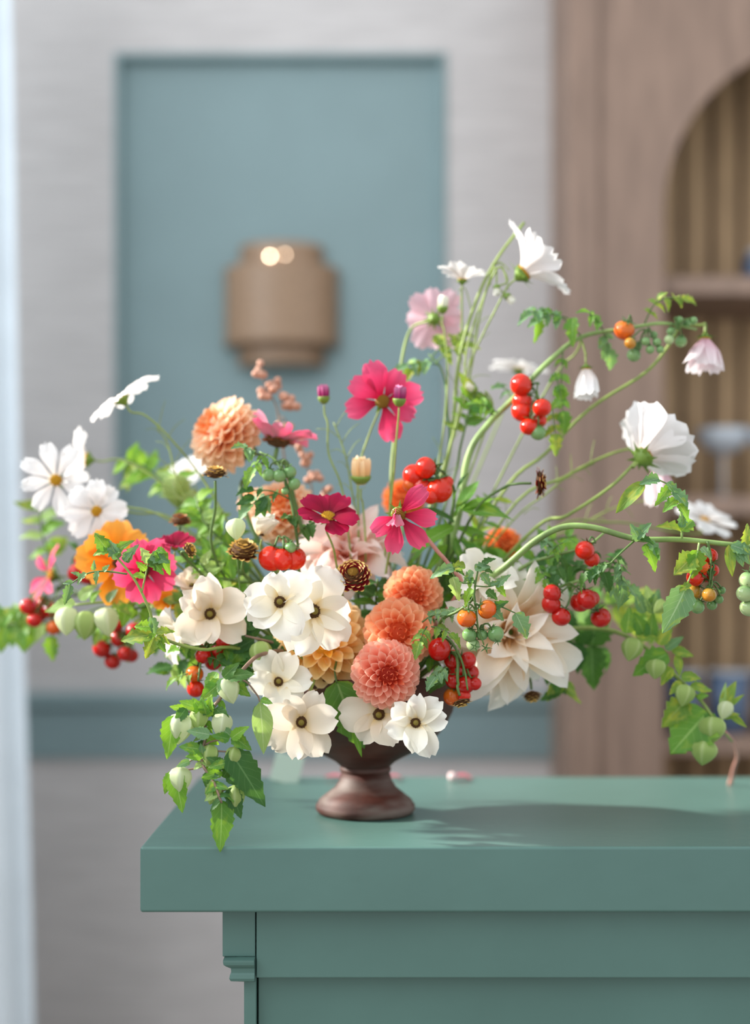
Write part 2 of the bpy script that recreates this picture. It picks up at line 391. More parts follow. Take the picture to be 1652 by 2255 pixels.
# counter
TZ = 1.0; TF, TB = 1.317, 1.76; TL = (308 - CX) / F * TF; SL = 145 / F * TF
wt = thing('worktop', 'thick teal painted worktop slab carrying the flower urn', 'worktop', (TL, TF, TZ - SL))
add('slab', box_mesh('slab', 0, 1.7, 0, TB - TF, 0, SL, M_teal, 0.0028, 4), wt)
V, Fc = [], []
for (dx, dz, ln) in ((0.005, 0.022, 0.006), (0.006, 0.033, 0.004), (0.004, 0.044, 0.005)):
    pass
cb = thing('counter_cabinet', 'teal painted cabinet with corner post and moulding under the worktop', 'cabinet', (TL + .08, TF + .02, 0))
def cbp(name, me): return add(name, me, cb, T((-TL - .08, -TF - .02, 0)))
d1 = TF + 0.020
def q(px, d): return (px - CX) / F * d
def qz(py, d): return CAM_Z - (py - HY) / F * d
zb = TZ - SL - 0.0003
cbp('post_block', box_mesh('post_block', q(490, d1), q(562.5, d1), d1, d1 + 0.035, qz(2107, d1), zb, M_teal, 0.0008, 2))
cbp('post', box_mesh('post', q(537, d1), q(563.5, d1), d1 + 0.002, d1 + 0.03, 0.0, qz(2107, d1), M_teal, 0.0006, 2))
# moulding with cove profile
def mould():
    prof = [(0.0, 2107), (0.0192, 2108), (0.0192, 2112), (0.0186, 2118), (0.0165, 2122), (0.012, 2128), (0.0115, 2138), (0.0128, 2142), (0.0135, 2150), (0.012, 2156), (0.004, 2160), (0.0, 2162)]
    xr = q(562, d1); xl = q(537, d1); V, Fc = [], []
    n = len(prof)
    for (o, py) in prof:
        z = qz(py, d1)
        V += [(xr, d1 - o * 0.6, z), (xl - o, d1 - o * 0.6, z), (xl - o, d1 + 0.033, z)]
    for i in range(n - 1):
        for j in range(2):
            a = i * 3 + j; Fc.append((a, a + 1, a + 4, a + 3))
    Fc.append(tuple(i * 3 for i in range(n))); Fc.append(tuple(i * 3 + 2 for i in range(n - 1, -1, -1)))
    return mk('post_moulding', V, Fc, M_teal, None, False)
cbp('post_moulding', mould())
cbp('fascia_board', box_mesh('fascia_board', q(565, d1), 1.2, d1 - 0.002, d1 + 0.02, qz(2152, d1), zb, M_teal, 0.0008, 2))
d2 = d1 + 0.012
cbp('front_panel', box_mesh('front_panel', q(569, d2), 1.2, d2, d2 + 0.018, 0.0, qz(2150, d1), M_teal, 0.0006, 2))
cbp('side_panel', box_mesh('side_panel', q(541, d1), q(560, d1), d1 + 0.036, TB - 0.03, 0.0, zb, M_teal))
cbp('carcass', box_mesh('carcass', q(562, d2) + .004, 1.19, d2 + 0.02, TB - 0.032, 0.0, zb, M_dark))

# ------------------------------------------------------------------ urn
def urn_mat():
    m, nt, out = mat_new('rusty_terracotta')
    p = N(nt, 'ShaderNodeBsdfPrincipled'); p.inputs['Roughness'].default_value = 0.6
    tc = N(nt, 'ShaderNodeTexCoord'); no = N(nt, 'ShaderNodeTexNoise'); no.inputs['Scale'].default_value = 22; no.inputs['Detail'].default_value = 6; L(nt, tc.outputs['Object'], no.inputs[0])
    mp = N(nt, 'ShaderNodeMapping'); mp.inputs['Scale'].default_value = (1, 1, 4); L(nt, tc.outputs['Object'], mp.inputs[0])
    n2 = N(nt, 'ShaderNodeTexNoise'); n2.inputs['Scale'].default_value = 16; L(nt, mp.outputs[0], n2.inputs[0])
    c = ramp(nt, no.outputs[0], [(0.3, lin((54, 22, 13))), (0.55, lin((78, 34, 22))), (0.75, lin((98, 52, 38)))])
    sp = N(nt, 'ShaderNodeSeparateXYZ'); L(nt, tc.outputs['Object'], sp.inputs[0])
    low = ramp(nt, sp.outputs[2], [(0.02, (1, 1, 1, 1)), (0.06, (0, 0, 0, 1))])
    f = math_n(nt, 'MULTIPLY', ramp(nt, n2.outputs[0], [(0.42, (0, 0, 0, 1)), (0.62, (1, 1, 1, 1))]), math_n(nt, 'MULTIPLY_ADD', low, 0.65, 0.1))
    c = mixc(nt, f, c, lin((122, 108, 100)))
    L(nt, c, p.inputs['Base Color'])
    b = N(nt, 'ShaderNodeBump'); b.inputs['Strength'].default_value = 0.3; b.inputs['Distance'].default_value = 0.002; L(nt, no.outputs[0], b.inputs['Height']); L(nt, b.outputs[0], p.inputs['Normal'])
    L(nt, p.outputs[0], out.inputs[0]); return m
M_urn = urn_mat()
UD = 1.5; UX = (805 - CX) / F * UD
urn = thing('flower_urn', 'dark rusty brown footed urn holding the flower arrangement', 'vase', (UX, UD, TZ + 0.0003))
add('foot', lathe('foot', [(0.03, 0), (0.051, 0.0), (0.0545, 0.004), (0.0545, 0.009), (0.0515, 0.0125), (0.0515, 0.014), (0.043, 0.021), (0.034, 0.028), (0.029, 0.036), (0.0265, 0.045)], 48, M_urn), urn)
add('collar', lathe('collar', [(0.0258, 0.0445), (0.0278, 0.046), (0.0284, 0.0485), (0.0275, 0.051), (0.027, 0.0515)], 48, M_urn), urn)
add('bowl', lathe('bowl', [(0.02, 0.05), (0.0275, 0.0515), (0.0335, 0.057), (0.046, 0.064), (0.062, 0.072), (0.077, 0.083), (0.0885, 0.097), (0.096, 0.112), (0.1, 0.13), (0.101, 0.15), (0.1, 0.154), (0.097, 0.154), (0.095, 0.13), (0.088, 0.108), (0.07, 0.085), (0.04, 0.07), (0.01, 0.066)], 56, M_urn), urn)

# ------------------------------------------------------------------ plant materials
PM = {}
PM['cosmos_white'] = petal_mat('white_cosmos_petal', (236, 226, 222), (246, 243, 243), (250, 249, 250), trans=0.38, streak=0.05, rough=0.6)
PM['cosmos_blush'] = petal_mat('blush_cosmos_petal', (226, 186, 198), (240, 222, 228), (248, 240, 242), trans=0.38, streak=0.05, rough=0.6)
PM['cosmos_pink'] = petal_mat('pink_cosmos_petal', (168, 12, 52), (226, 58, 106), (238, 98, 140), back=(228, 170, 190), trans=0.4, streak=0.10)
PM['cosmos_crimson'] = petal_mat('crimson_cosmos_petal', (118, 8, 38), (158, 10, 56), (176, 20, 74), back=(196, 90, 130), trans=0.4, streak=0.10)
PM['cosmos_mixed'] = petal_mat('rose_cosmos_petal', (176, 40, 84), (204, 104, 140), (232, 190, 206), back=(236, 206, 216), trans=0.4, streak=0.08)
PM['ranunculus'] = petal_mat('white_ranunculus_petal', (240, 214, 150), (246, 240, 222), (250, 247, 238), trans=0.35, streak=0.03, rough=0.22, spec=0.5, tip_mix=(0.02, 0.22, 0.8))
PM['ranunculus_cream'] = petal_mat('cream_ranunculus_petal', (232, 204, 140), (242, 226, 204), (246, 236, 222), trans=0.35, streak=0.03, rough=0.25, spec=0.5, tip_mix=(0.02, 0.25, 0.9))
PM['dahlia_peach'] = petal_mat('peach_dahlia_petal', (255, 186, 128), (255, 214, 172), (255, 232, 206), edge=(255, 238, 216), trans=0.45, rough=0.6)
PM['dahlia_yellow'] = petal_mat('amber_dahlia_petal', (255, 206, 104), (255, 222, 148), (255, 230, 182), edge=(255, 236, 200), trans=0.45, rough=0.6)
PM['dahlia_coral'] = petal_mat('coral_dahlia_petal', (245, 144, 92), (252, 182, 134), (254, 202, 164), edge=(255, 214, 178), trans=0.45, rough=0.6)
PM['dahlia_pink'] = petal_mat('salmon_dahlia_petal', (244, 134, 104), (253, 176, 150), (255, 200, 182), edge=(255, 218, 196), trans=0.45, rough=0.6)
PM['dahlia_orange'] = petal_mat('orange_dahlia_petal', (214, 92, 30), (238, 130, 60), (246, 160, 92), edge=(250, 176, 110), trans=0.3, rough=0.6)
PM['deco_blush'] = petal_mat('blush_dahlia_petal', (246, 182, 156), (252, 228, 220), (254, 242, 240), trans=0.5, rough=0.55, streak=0.04)
PM['deco_cream'] = petal_mat('cream_dahlia_petal', (240, 204, 150), (253, 242, 226), (255, 252, 248), trans=0.46, rough=0.5, streak=0.05)
PM['orange_petal'] = petal_mat('orange_flower_petal', (230, 112, 10), (248, 150, 28), (252, 176, 72), trans=0.4, streak=0.06)
PM['zinnia'] = petal_mat('two_tone_zinnia_petal', (84, 10, 16), (122, 14, 24), (236, 202, 120), trans=0.15, rough=0.5, tip_mix=(0.1, 0.84, 0.92))
PM['zinnia_brown'] = petal_mat('brown_zinnia_petal', (52, 24, 10), (88, 44, 18), (230, 192, 112), trans=0.15, rough=0.5, tip_mix=(0.1, 0.62, 0.8))
PM['zinnia_rust'] = petal_mat('rusty_zinnia_petal', (92, 34, 18), (142, 74, 44), (186, 120, 76), trans=0.15, rough=0.6)
PM['bud_purple'] = petal_mat('purple_bud_petal', (110, 20, 70), (170, 50, 110), (196, 120, 160), trans=0.2)
PM['bud_white'] = petal_mat('white_bud_petal', (220, 220, 170), (240, 240, 226), (248, 248, 240), trans=0.3)
PM['bud_peach'] = petal_mat('peach_bud_petal', (226, 190, 120), (244, 206, 150), (250, 228, 190), trans=0.3)
for k_, (b_, m_, t_) in {'dahlia_peach': ((240, 136, 70), (249, 168, 106), (253, 196, 144)), 'dahlia_yellow': ((246, 178, 56), (252, 198, 84), (254, 212, 124)), 'dahlia_coral': ((214, 84, 44), (236, 124, 76), (249, 164, 116)), 'dahlia_pink': ((186, 54, 34), (232, 108, 74), (250, 158, 120)), 'dahlia_orange': ((180, 70, 20), (214, 96, 36), (236, 130, 66))}.items():
    PM[k_ + '_in'] = petal_mat(k_ + '_young_petal', b_, m_, t_, trans=.25, rough=.6)
M_disc_y = paint('yellow_flower_disc', (214, 158, 24), 0.8, 0.15, 400, 0.6, 500)
M_disc_o = paint('ochre_flower_disc', (150, 110, 22), 0.8, 0.2, 400, 0.6, 500)
M_disc_b = paint('brown_flower_disc', (92, 58, 18), 0.8, 0.25, 400, 0.6, 500)
M_disc_g = paint('olive_flower_eye', (120, 104, 30), 0.7, 0.2, 300)
M_stem = paint('pale_green_stem', (132, 152, 74), 0.5, 0.12, 40)
M_stem_d = paint('green_stem', (82, 112, 52), 0.5, 0.15, 40)
M_stem_p = paint('purple_brown_stem', (128, 104, 88), 0.55, 0.15, 60)
M_stem_l = paint('light_vine_stem', (132, 160, 92), 0.5, 0.22, 30)
M_calyx = paint('green_calyx', (110, 140, 52), 0.5, 0.15, 60)
M_calyx_d = paint('tomato_calyx', (82, 116, 62), 0.55, 0.15, 60)
M_pink_stem = paint('pink_stem', (196, 136, 124), 0.5, 0.1, 40)
LM = {}
LM['bright'] = leaf_mat('bright_leaf', (112, 164, 56), (170, 200, 120), (138, 176, 104), (170, 216, 44), trans=0.45)
LM['fresh'] = leaf_mat('fresh_green_leaf', (90, 144, 62), (156, 192, 114), (134, 170, 108), (164, 210, 52), patch=(140, 172, 60), trans=0.42, patch_amt=0.4)
LM['dark'] = leaf_mat('deep_green_leaf', (58, 102, 46), (104, 142, 84), (98, 134, 84), (110, 160, 44), trans=0.32)
LM['grey'] = leaf_mat('grey_green_leaf', (104, 144, 102), (158, 186, 148), (150, 178, 142), (150, 196, 80), patch=(150, 176, 70), trans=0.35, patch_amt=0.2)
LM['yellow'] = leaf_mat('yellowing_leaf', (110, 148, 62), (168, 186, 104), (146, 168, 98), (176, 200, 56), patch=(178, 182, 70), trans=0.42, patch_amt=0.55)
LM['pale'] = leaf_mat('pale_leaf', (150, 184, 112), (196, 216, 164), (176, 200, 150), (190, 220, 100), trans=0.45)
def husk_mat(name, c1, c2):
    m, nt, out = mat_new(name)
    uv = N(nt, 'ShaderNodeUVMap'); sp = N(nt, 'ShaderNodeSeparateXYZ'); L(nt, uv.outputs[0], sp.inputs[0])
    rib = math_n(nt, 'POWER', math_n(nt, 'ABSOLUTE', math_n(nt, 'COSINE', math_n(nt, 'MULTIPLY', sp.outputs[1], 5 * PI))), 14.0)
    c = mixc(nt, math_n(nt, 'MULTIPLY', rib, 0.7), lin(c1), lin(c2))
    p = N(nt, 'ShaderNodeBsdfPrincipled'); p.inputs['Roughness'].default_value = 0.5; p.inputs['Specular IOR Level'].default_value = 0.3
    t = N(nt, 'ShaderNodeBsdfTranslucent'); mx = N(nt, 'ShaderNodeMixShader'); mx.inputs[0].default_value = 0.4
    L(nt, c, p.inputs['Base Color']); L(nt, c, t.inputs['Color']); L(nt, p.outputs[0], mx.inputs[1]); L(nt, t.outputs[0], mx.inputs[2]); L(nt, mx.outputs[0], out.inputs[0]); return m
HM = {'pale': husk_mat('pale_husk', (212, 222, 180), (230, 236, 208)), 'green': husk_mat('green_husk', (172, 196, 116), (202, 218, 156)), 'deep': husk_mat('deep_husk', (122, 160, 84), (160, 190, 120))}
FM = {'red': fruit_mat('red_tomato', (216, 34, 16), (200, 44, 20)), 'deep': fruit_mat('deep_red_tomato', (192, 22, 18), (176, 28, 18)), 'orange': fruit_mat('orange_tomato', (222, 88, 24), (206, 110, 30)),
      'amber': fruit_mat('amber_tomato', (196, 128, 40), (160, 130, 50)), 'green': fruit_mat('green_tomato', (128, 162, 104), (92, 136, 76)), 'pale': fruit_mat('pale_green_tomato', (176, 196, 140), (112, 146, 90))}

# ------------------------------------------------------------------ petal and leaf meshes (unit length along +Y, facing +Z)
def sstep(a, b, x):
    t = min(1, max(0, (x - a) / (b - a))); return t * t * (3 - 2 * t)
_mesh = {}
def cached(key, fn):
    if key not in _mesh: _mesh[key] = fn()
    return _mesh[key]

def petal_cosmos(mat, var=0, W=0.62, bend=0.10, n=(8, 8)):
    rnd = random.Random(var * 7 + 3); a, bph = rnd.uniform(-.05, .05), rnd.uniform(0, 6)
    def f(u, v):
        w = W * (0.16 + 0.84 * sstep(0, 0.72, u)) * (1 - 0.20 * sstep(0.75, 1.0, u))
        teeth = (0.05 + a * .5) * math.cos((3 + a * 8) * PI * v + 3 * a) * u ** 7
        y = u * (1 - 0.07 * v * v * u ** 3) + teeth
        z = bend * u * (1 - u) * 1.6 - bend * 0.9 * u ** 3 + 0.018 * math.cos(4.4 * PI * v) * sstep(0, .6, u) + 0.05 * v * v * u + 0.03 * math.sin(bph + 5 * v) * u * u + a * u * v
        return (w * v * 0.5, y, z)
    return grid('cosmos_petal', n[0], n[1], f, mat)
def petal_bell(mat, var=0):
    def f(u, v):
        w = 0.62 * (0.35 + 0.65 * sstep(0, .5, u)) * (1 - .12 * sstep(.8, 1, u))
        return (w * v * .5, u + 0.05 * math.cos((2.5 + var) * v * 2 + var) * u ** 6, 0.30 * u * u + .5 * (v * w * .5) ** 2 + .02 * math.cos(9 * v + var) * u - (.12 if var == 1 else 0.02) * u ** 5)
    return grid('bell_petal', 7, 6, f, mat)
def petal_round(mat, var=0, W=0.95, cup=0.22, curl=0.12, n=(8, 6)):
    rnd = random.Random(var * 5 + 1); ph, am = rnd.uniform(0, 6), rnd.uniform(.04, .10); sk = rnd.uniform(-.18, .18); notch = rnd.uniform(0, .10)
    def f(u, v):
        e = (u - 0.62) / (0.385 if u > 0.62 else 0.68)
        w = W * math.sqrt(max(0.0, 1 - abs(e) ** (2.3 if u > 0.62 else 2)))
        if u > 0.97: w = max(w, W * 0.34)
        y = u - notch * (1 - v * v) * u ** 6 + 0.035 * math.cos(5 * v + ph) * u ** 4
        z = cup * (v * w * 0.6) ** 2 + 0.22 * u * u * curl * 4 - curl * u ** 4 * 1.6 + am * math.sin(3.2 * v + ph) * u * u + sk * v * u * u * 0.5
        return (w * v * 0.5 + sk * u * u * 0.3, y, z)
    return grid('round_petal', n[0], n[1], f, mat)
def petal_spoon(mat, var=0, W=0.5, arc=1.25, n=(5, 5), point=0.0):
    rnd = random.Random(var + 17); sk = rnd.uniform(-.04, .04)
    def f(u, v):
        e = (u - 0.62) / (0.40 if u > 0.62 else 0.80)
        w = W * max(0.02, (1 - abs(e) ** 2.2)) ** 0.6
        ang = arc * (0.55 + 0.45 * u) * (1.0 - 0.35 * sstep(.7, 1, u))
        x = w * 0.5 * math.sin(ang * v) / max(0.3, math.sin(min(ang, PI / 2)))
        z = w * 0.5 * (1 - math.cos(ang * v)) * 1.2 - 0.10 * u * u + 0.16 * u ** 3
        return (x + sk * u, u + point * (1 - v * v) * u ** 8, z)
    return grid('dahlia_petal', n[0], n[1], f, mat)
def petal_point(mat, var=0, W=0.42, n=(9, 6), bend=0.2):
    rnd = random.Random(var * 3 + 5); ph = rnd.uniform(0, 6); sk = rnd.uniform(-.15, .15)
    def f(u, v):
        w = W * (0.30 + 0.70 * sstep(0, .45, u)) * (1 - u ** 4.2) ** 0.75 + 0.004
        z = (0.7 if var % 2 else 1.1) * (v * w) ** 2 + bend * u - bend * 1.4 * u ** 3 + 0.05 * math.sin(6 * u + ph) * v + 0.05 * math.sin(9 * u + ph * 2) * v * v
        return (w * v * 0.5 + sk * u * u * 0.4, u, z)
    return grid('pointed_petal', n[0], n[1], f, mat)

def leaf_serrated(mat, var=0, W=0.5, teeth=6, depth=0.16, droop=0.18, fold=0.22):
    rnd = random.Random(var * 9 + 2); ph = rnd.uniform(0, 6); sk = rnd.uniform(-.12, .12); wav = rnd.uniform(.02, .05)
    nu = 22; nv = 4
    def f(u, v):
        w = W * (math.sin(PI * min(1, u ** 0.62)) ** 0.85 if 0 < u < 1 else 0.0) + 0.006
        if abs(v) > 0.9:
            fr = (u * teeth) % 1.0; w *= 1 + depth * (0.5 - fr) * 1.6
        z = -droop * u * u + fold * abs(v) * w * 0.5 + wav * math.sin(8 * u + ph) * v * v
        return (w * v * 0.5 + sk * u * u * 0.4, u, z)
    return grid('serrated_leaf', nu, nv, f, mat)
def leaf_simple(mat, var=0, W=0.36, droop=0.2, fold=0.3):
    rnd = random.Random(var * 13 + 4); sk = rnd.uniform(-.15, .15)
    def f(u, v):
        w = W * (math.sin(PI * min(1, u ** 0.75)) ** 0.9 if 0 < u < 1 else 0.0) + 0.006
        z = -droop * u * u + fold * abs(v) * w * 0.5 + 0.03 * math.sin(7 * u + var) * v
        return (w * v * 0.5 + sk * u * u * 0.4, u, z)
    return grid('simple_leaf', 9, 4, f, mat)
def leaf_mesh(kind, mat, var):
    var %= 4
    if kind == 's': return cached(('s', mat, var), lambda: leaf_serrated(LM[mat], var, W=(0.52, 0.58, 0.46, 0.62)[var], droop=(.18, .3, .1, .25)[var]))
    if kind == 'w': return cached(('w', mat, var), lambda: leaf_serrated(LM[mat], var + 4, W=(0.78, 0.7, 0.85, 0.66)[var], teeth=5, depth=.22, droop=(.25, .35, .15, .3)[var], fold=.35))
    if kind == 't': return cached(('t', mat, var), lambda: leaf_serrated(LM[mat], var + 8, W=(0.6, 0.5, 0.68, 0.55)[var], teeth=3.5, depth=.3, droop=(.3, .45, .2, .5)[var], fold=.5))
    return cached(('l', mat, var), lambda: leaf_simple(LM[mat], var, W=(0.34, 0.28, 0.4, 0.24)[var]))

# ------------------------------------------------------------------ plant builder
BASE = Vector((UX, UD, TZ + 0.09))
class Plant:
    def __init__(s, name, label, cat, base=None, group=None, seed=0):
        s.r = random.Random(seed * 31 + 7)
        if base is None:
            a = s.r.uniform(0, 6.28); k = s.r.uniform(0.0, 0.03)
            base = BASE + Vector((k * math.cos(a), k * math.sin(a), s.r.uniform(0, .015)))
        s.base = Vector(base); s.o = thing(name, label, cat, s.base, group); s.inv = T(-s.base)
    def add(s, name, me, M=None, parent=None, label=None):
        """M is a world matrix"""
        M = Matrix.Identity(4) if M is None else M
        if parent is None:
            o = add(name, me, s.o, s.inv @ M, label); o_world = M
        else:
            o = add(name, me, parent[0], parent[1].inverted() @ M, label); o_world = M
        return (o, o_world)
    def stem(s, pts, r0, r1, mat, name='stem', sub=6, n=7):
        V, Fc = tube_vf(catmull([Vector(p) for p in pts], sub), r0, r1, n)
        return s.add(name, mk(name, V, Fc, mat))
    def leaf(s, p0, p1, normal=(0, -1, 0.4), kind='s', mat='fresh', var=None, name='leaf', parent=None, w=1.0):
        p0, p1 = Vector(p0), Vector(p1); y = p1 - p0
        var = s.r.randrange(4) if var is None else var
        M = T(p0) @ frame(y, normal) @ S(y.length * w, y.length, y.length)
        return s.add(name, leaf_mesh(kind, mat, var), M, parent)
    def compound(s, p0, p1, mat='grey', n=5, size=0.02, normal=(0, -0.6, 0.8), kind='t'):
        """tomato leaf: a rachis carrying paired toothed leaflets"""
        p0, p1 = Vector(p0), Vector(p1); y = (p1 - p0); ln = y.length; nn = Vector(normal).normalized()
        sag = Vector((0, 0, -0.10 * ln)); mid = p0.lerp(p1, .5) - sag
        pts = catmull([p0, mid, p1], 5); V, Fc = tube_vf(pts, 0.0009, 0.0006, 5)
        lf = s.add('leaf', mk('leaf', V, Fc, M_stem_d))
        side = y.cross(nn).normalized(); yd = y.normalized()
        s.leaf(p1, p1 + (yd + Vector((0, 0, -.35))) * size * 1.25, nn, kind, mat, None, 'leaflet', lf)
        pairs = (n - 1) // 2
        for k in range(pairs):
            t = 1 - (k + 0.55) / (pairs + 0.45); q0 = p0.lerp(p1, t) - sag * 4 * t * (1 - t)
            for sg in (-1, 1):
                dr = (side * sg + yd * s.r.uniform(.2, .8) + nn * s.r.uniform(-.4, .25) + Vector((0, 0, -.3))).normalized()
                s.leaf(q0, q0 + dr * size * s.r.uniform(.7, 1.15), nn + side * sg * -.3, kind, mat, None, 'leaflet', lf)
    def tomato(s, c, r, col='red', up=(0, 0, 1), stem_to=None):
        c = Vector(c); up = Vector(up).normalized(); n = 16
        def mkt():
            prof = [(max(0.001, math.sin(PI * i / 10)) * (1 - 0.02 * (i > 8)), -math.cos(PI * i / 10) * 0.94 - (0.06 if i == 10 else 0)) for i in range(11)]
            return lathe('tomato', prof, n, FM[col])
        M = T(c) @ face_frame(up, s.r.uniform(0, 6)) @ S(r)
        t = s.add('tomato', cached(('tom', col), mkt), M)
        def mkc():
            V, Fc = [], []
            for k in range(5):
                a = 2 * PI * k / 5; c1 = Vector((math.cos(a), math.sin(a), 0)); sd = Vector((-c1.y, c1.x, 0)); b0 = len(V)
                V += [c1 * .05 + sd * .1 + Vector((0, 0, .0)), c1 * .05 - sd * .1, c1 * .5 + sd * .1 + Vector((0, 0, -.02)), c1 * .5 - sd * .1 + Vector((0, 0, -.02)), c1 * 0.95 + Vector((0, 0, .14)), c1 * .3 + Vector((0, 0, .07))]
                Fc += [(b0, b0 + 5, b0 + 2), (b0 + 1, b0 + 3, b0 + 5), (b0 + 5, b0 + 4, b0 + 2), (b0 + 5, b0 + 3, b0 + 4), (b0, b0 + 1, b0 + 5)]
            t0 = len(V); tv, tf = tube_vf([Vector((0, 0, 0)), Vector((0.03, 0, .3)), Vector((0.1, 0.05, .7))], .09, .07, 6, t0)
            V += tv; Fc += tf
            return mk('calyx', V, Fc, M_calyx_d)
        s.add('calyx', cached('calyx', mkc), M @ T((0, 0, 0.93)), t)
        if stem_to is not None:
            st = Vector(stem_to); top = c + up * r * 1.5
            s.stem([c + up * r * .93, top, top.lerp(st, .5) + Vector((0, 0, .003)), st], 0.0010, 0.0009, M_stem_d, 'pedicel', 4, 5)
        return t
    def husk(s, top, tip, wid=0.85, col='pale'):
        top, tip = Vector(top), Vector(tip); y = tip - top; ln = y.length
        def mkh():
            n = 20; prof = [(0.03, 0.0), (0.16, 0.02), (0.36, 0.10), (0.47, 0.24), (0.5, 0.40), (0.44, 0.58), (0.31, 0.75), (0.16, 0.89), (0.01, 1.0)]
            V, U, Fc = [], [], []
            for k, (r, z) in enumerate(prof):
                for j in range(n + 1):
                    a = 2 * PI * j / n; rr = r * (0.86 + 0.20 * abs(math.cos(2.5 * a)) ** 1.6)
                    V.append((rr * math.cos(a), rr * math.sin(a), z)); U.append((z, j / n))
            for k in range(len(prof) - 1):
                for j in range(n):
                    q_ = k * (n + 1) + j; Fc.append((q_, q_ + 1, q_ + n + 2, q_ + n + 1))
            return mk('husk', V, Fc, HM[col], U)
        M = T(top) @ face_frame(y, s.r.uniform(0, 6)) @ S(ln * wid, ln * wid, ln)
        return s.add('husk', cached(('husk', col), mkh), M)

def away(h, n, k): return h - Vector(n).normalized() * k

def flower_stem(pl, H, n, via, r=0.0016, mat=None, back=0.012):
    n = Vector(n).normalized(); pts = [H - n * 0.002, H - n * back]
    if via is None: via = []
    pts += [P(*v) for v in via]
    pts.append(pl.base)
    pl.stem(pts, r * 0.75, r, mat or M_stem)

def disc_mesh(mat, bumps=46, h=0.5, seed=1, bmat=None):
    """domed flower centre studded with tiny florets, unit radius"""
    V, Fc = lathe_vf([(.45, -0.1), (0.96, 0.02), (0.85, h * .5), (0.5, h * .85), (0.1, h)], 14)
    for i in range(bumps):
        t = (i + .5) / bumps; r = math.sqrt(t) * 0.98; a = i * 2.39996; z = h * (1 - r * r * .9); b0 = len(V)
        c = Vector((r * math.cos(a), r * math.sin(a), z)); k = 0.11
        V += [c + Vector((k, 0, 0)), c + Vector((0, k, 0)), c + Vector((-k, 0, 0)), c + Vector((0, -k, 0)), c + Vector((0.3 * k * math.cos(a), .3 * k * math.sin(a), 0.22))]
        Fc += [(b0, b0 + 1, b0 + 4), (b0 + 1, b0 + 2, b0 + 4), (b0 + 2, b0 + 3, b0 + 4), (b0 + 3, b0, b0 + 4)]
    return mk('flower_disc', V, Fc, mat)
def calyx_mesh():
    V, Fc = lathe_vf([(0.25, -0.9), (0.55, -0.55), (0.95, -0.2), (1.0, 0.0), (0.6, 0.1)], 12)
    for k in range(8):
        a = 2 * PI * k / 8; c1 = Vector((math.cos(a), math.sin(a), 0)); sd = Vector((-c1.y, c1.x, 0)); b0 = len(V)
        V += [c1 * .7 + sd * .25 + Vector((0, 0, -.35)), c1 * .7 - sd * .25 + Vector((0, 0, -.35)), c1 * 1.9 + Vector((0, 0, -.25 + .3 * (k % 2)))]
        Fc += [(b0, b0 + 1, b0 + 2)]
    return mk('calyx', V, Fc, M_calyx)

def cosmos(name, label, x, y, rpx, d, n, via=None, mat='cosmos_white', disc='y', np_=8, elev=8, jit=8, roll=0.0, cat='cosmos', seed=None, W=0.66, elevs=None, drop=(), r_disc=0.18, stem_r=0.0013, group=None, base=None, stem_mat=None, bell=False):
    seed = int(x * 3 + y) if seed is None else seed
    pl = Plant(name, label, cat, base, group, seed); H = P(x, y, d); r = rpx / F * d
    Mh = T(H) @ face_frame(n, roll); rr = pl.r
    for k in range(np_):
        if k in drop: continue
        th = 2 * PI * k / np_ + rr.uniform(-.10, .10); e = (elevs[k % len(elevs)] if elevs else elev) + rr.uniform(-jit, jit)
        ln = r * (1 - 0.10) * rr.uniform(.86, 1.10); var = rr.randrange(4)
        me = cached(('cos', mat, var, W), lambda: petal_cosmos(PM[mat], var, W, (0.08, 0.14, 0.03, 0.18)[var]))
        if bell: me = cached(('bell', mat, var % 3), lambda: petal_bell(PM[mat], var % 3))
        M = Mh @ R(th, 'Z') @ T((0, r * 0.10, (k % 2) * 0.0008)) @ R(math.radians(e), 'X') @ S(ln)
        pl.add('petal', me, M)
    dm = {'y': M_disc_y, 'o': M_disc_o, 'b': M_disc_b}[disc]
    rd = r * r_disc
    pl.add('disc', cached(('disc', disc), lambda: disc_mesh(dm)), Mh @ S(rd))
    pl.add('calyx', cached('ccal', calyx_mesh), Mh @ T((0, 0, -rd * .05)) @ S(rd * 1.1))
    flower_stem(pl, H - Vector(n).normalized() * rd * .8, n, via, stem_r, stem_mat)
    return pl

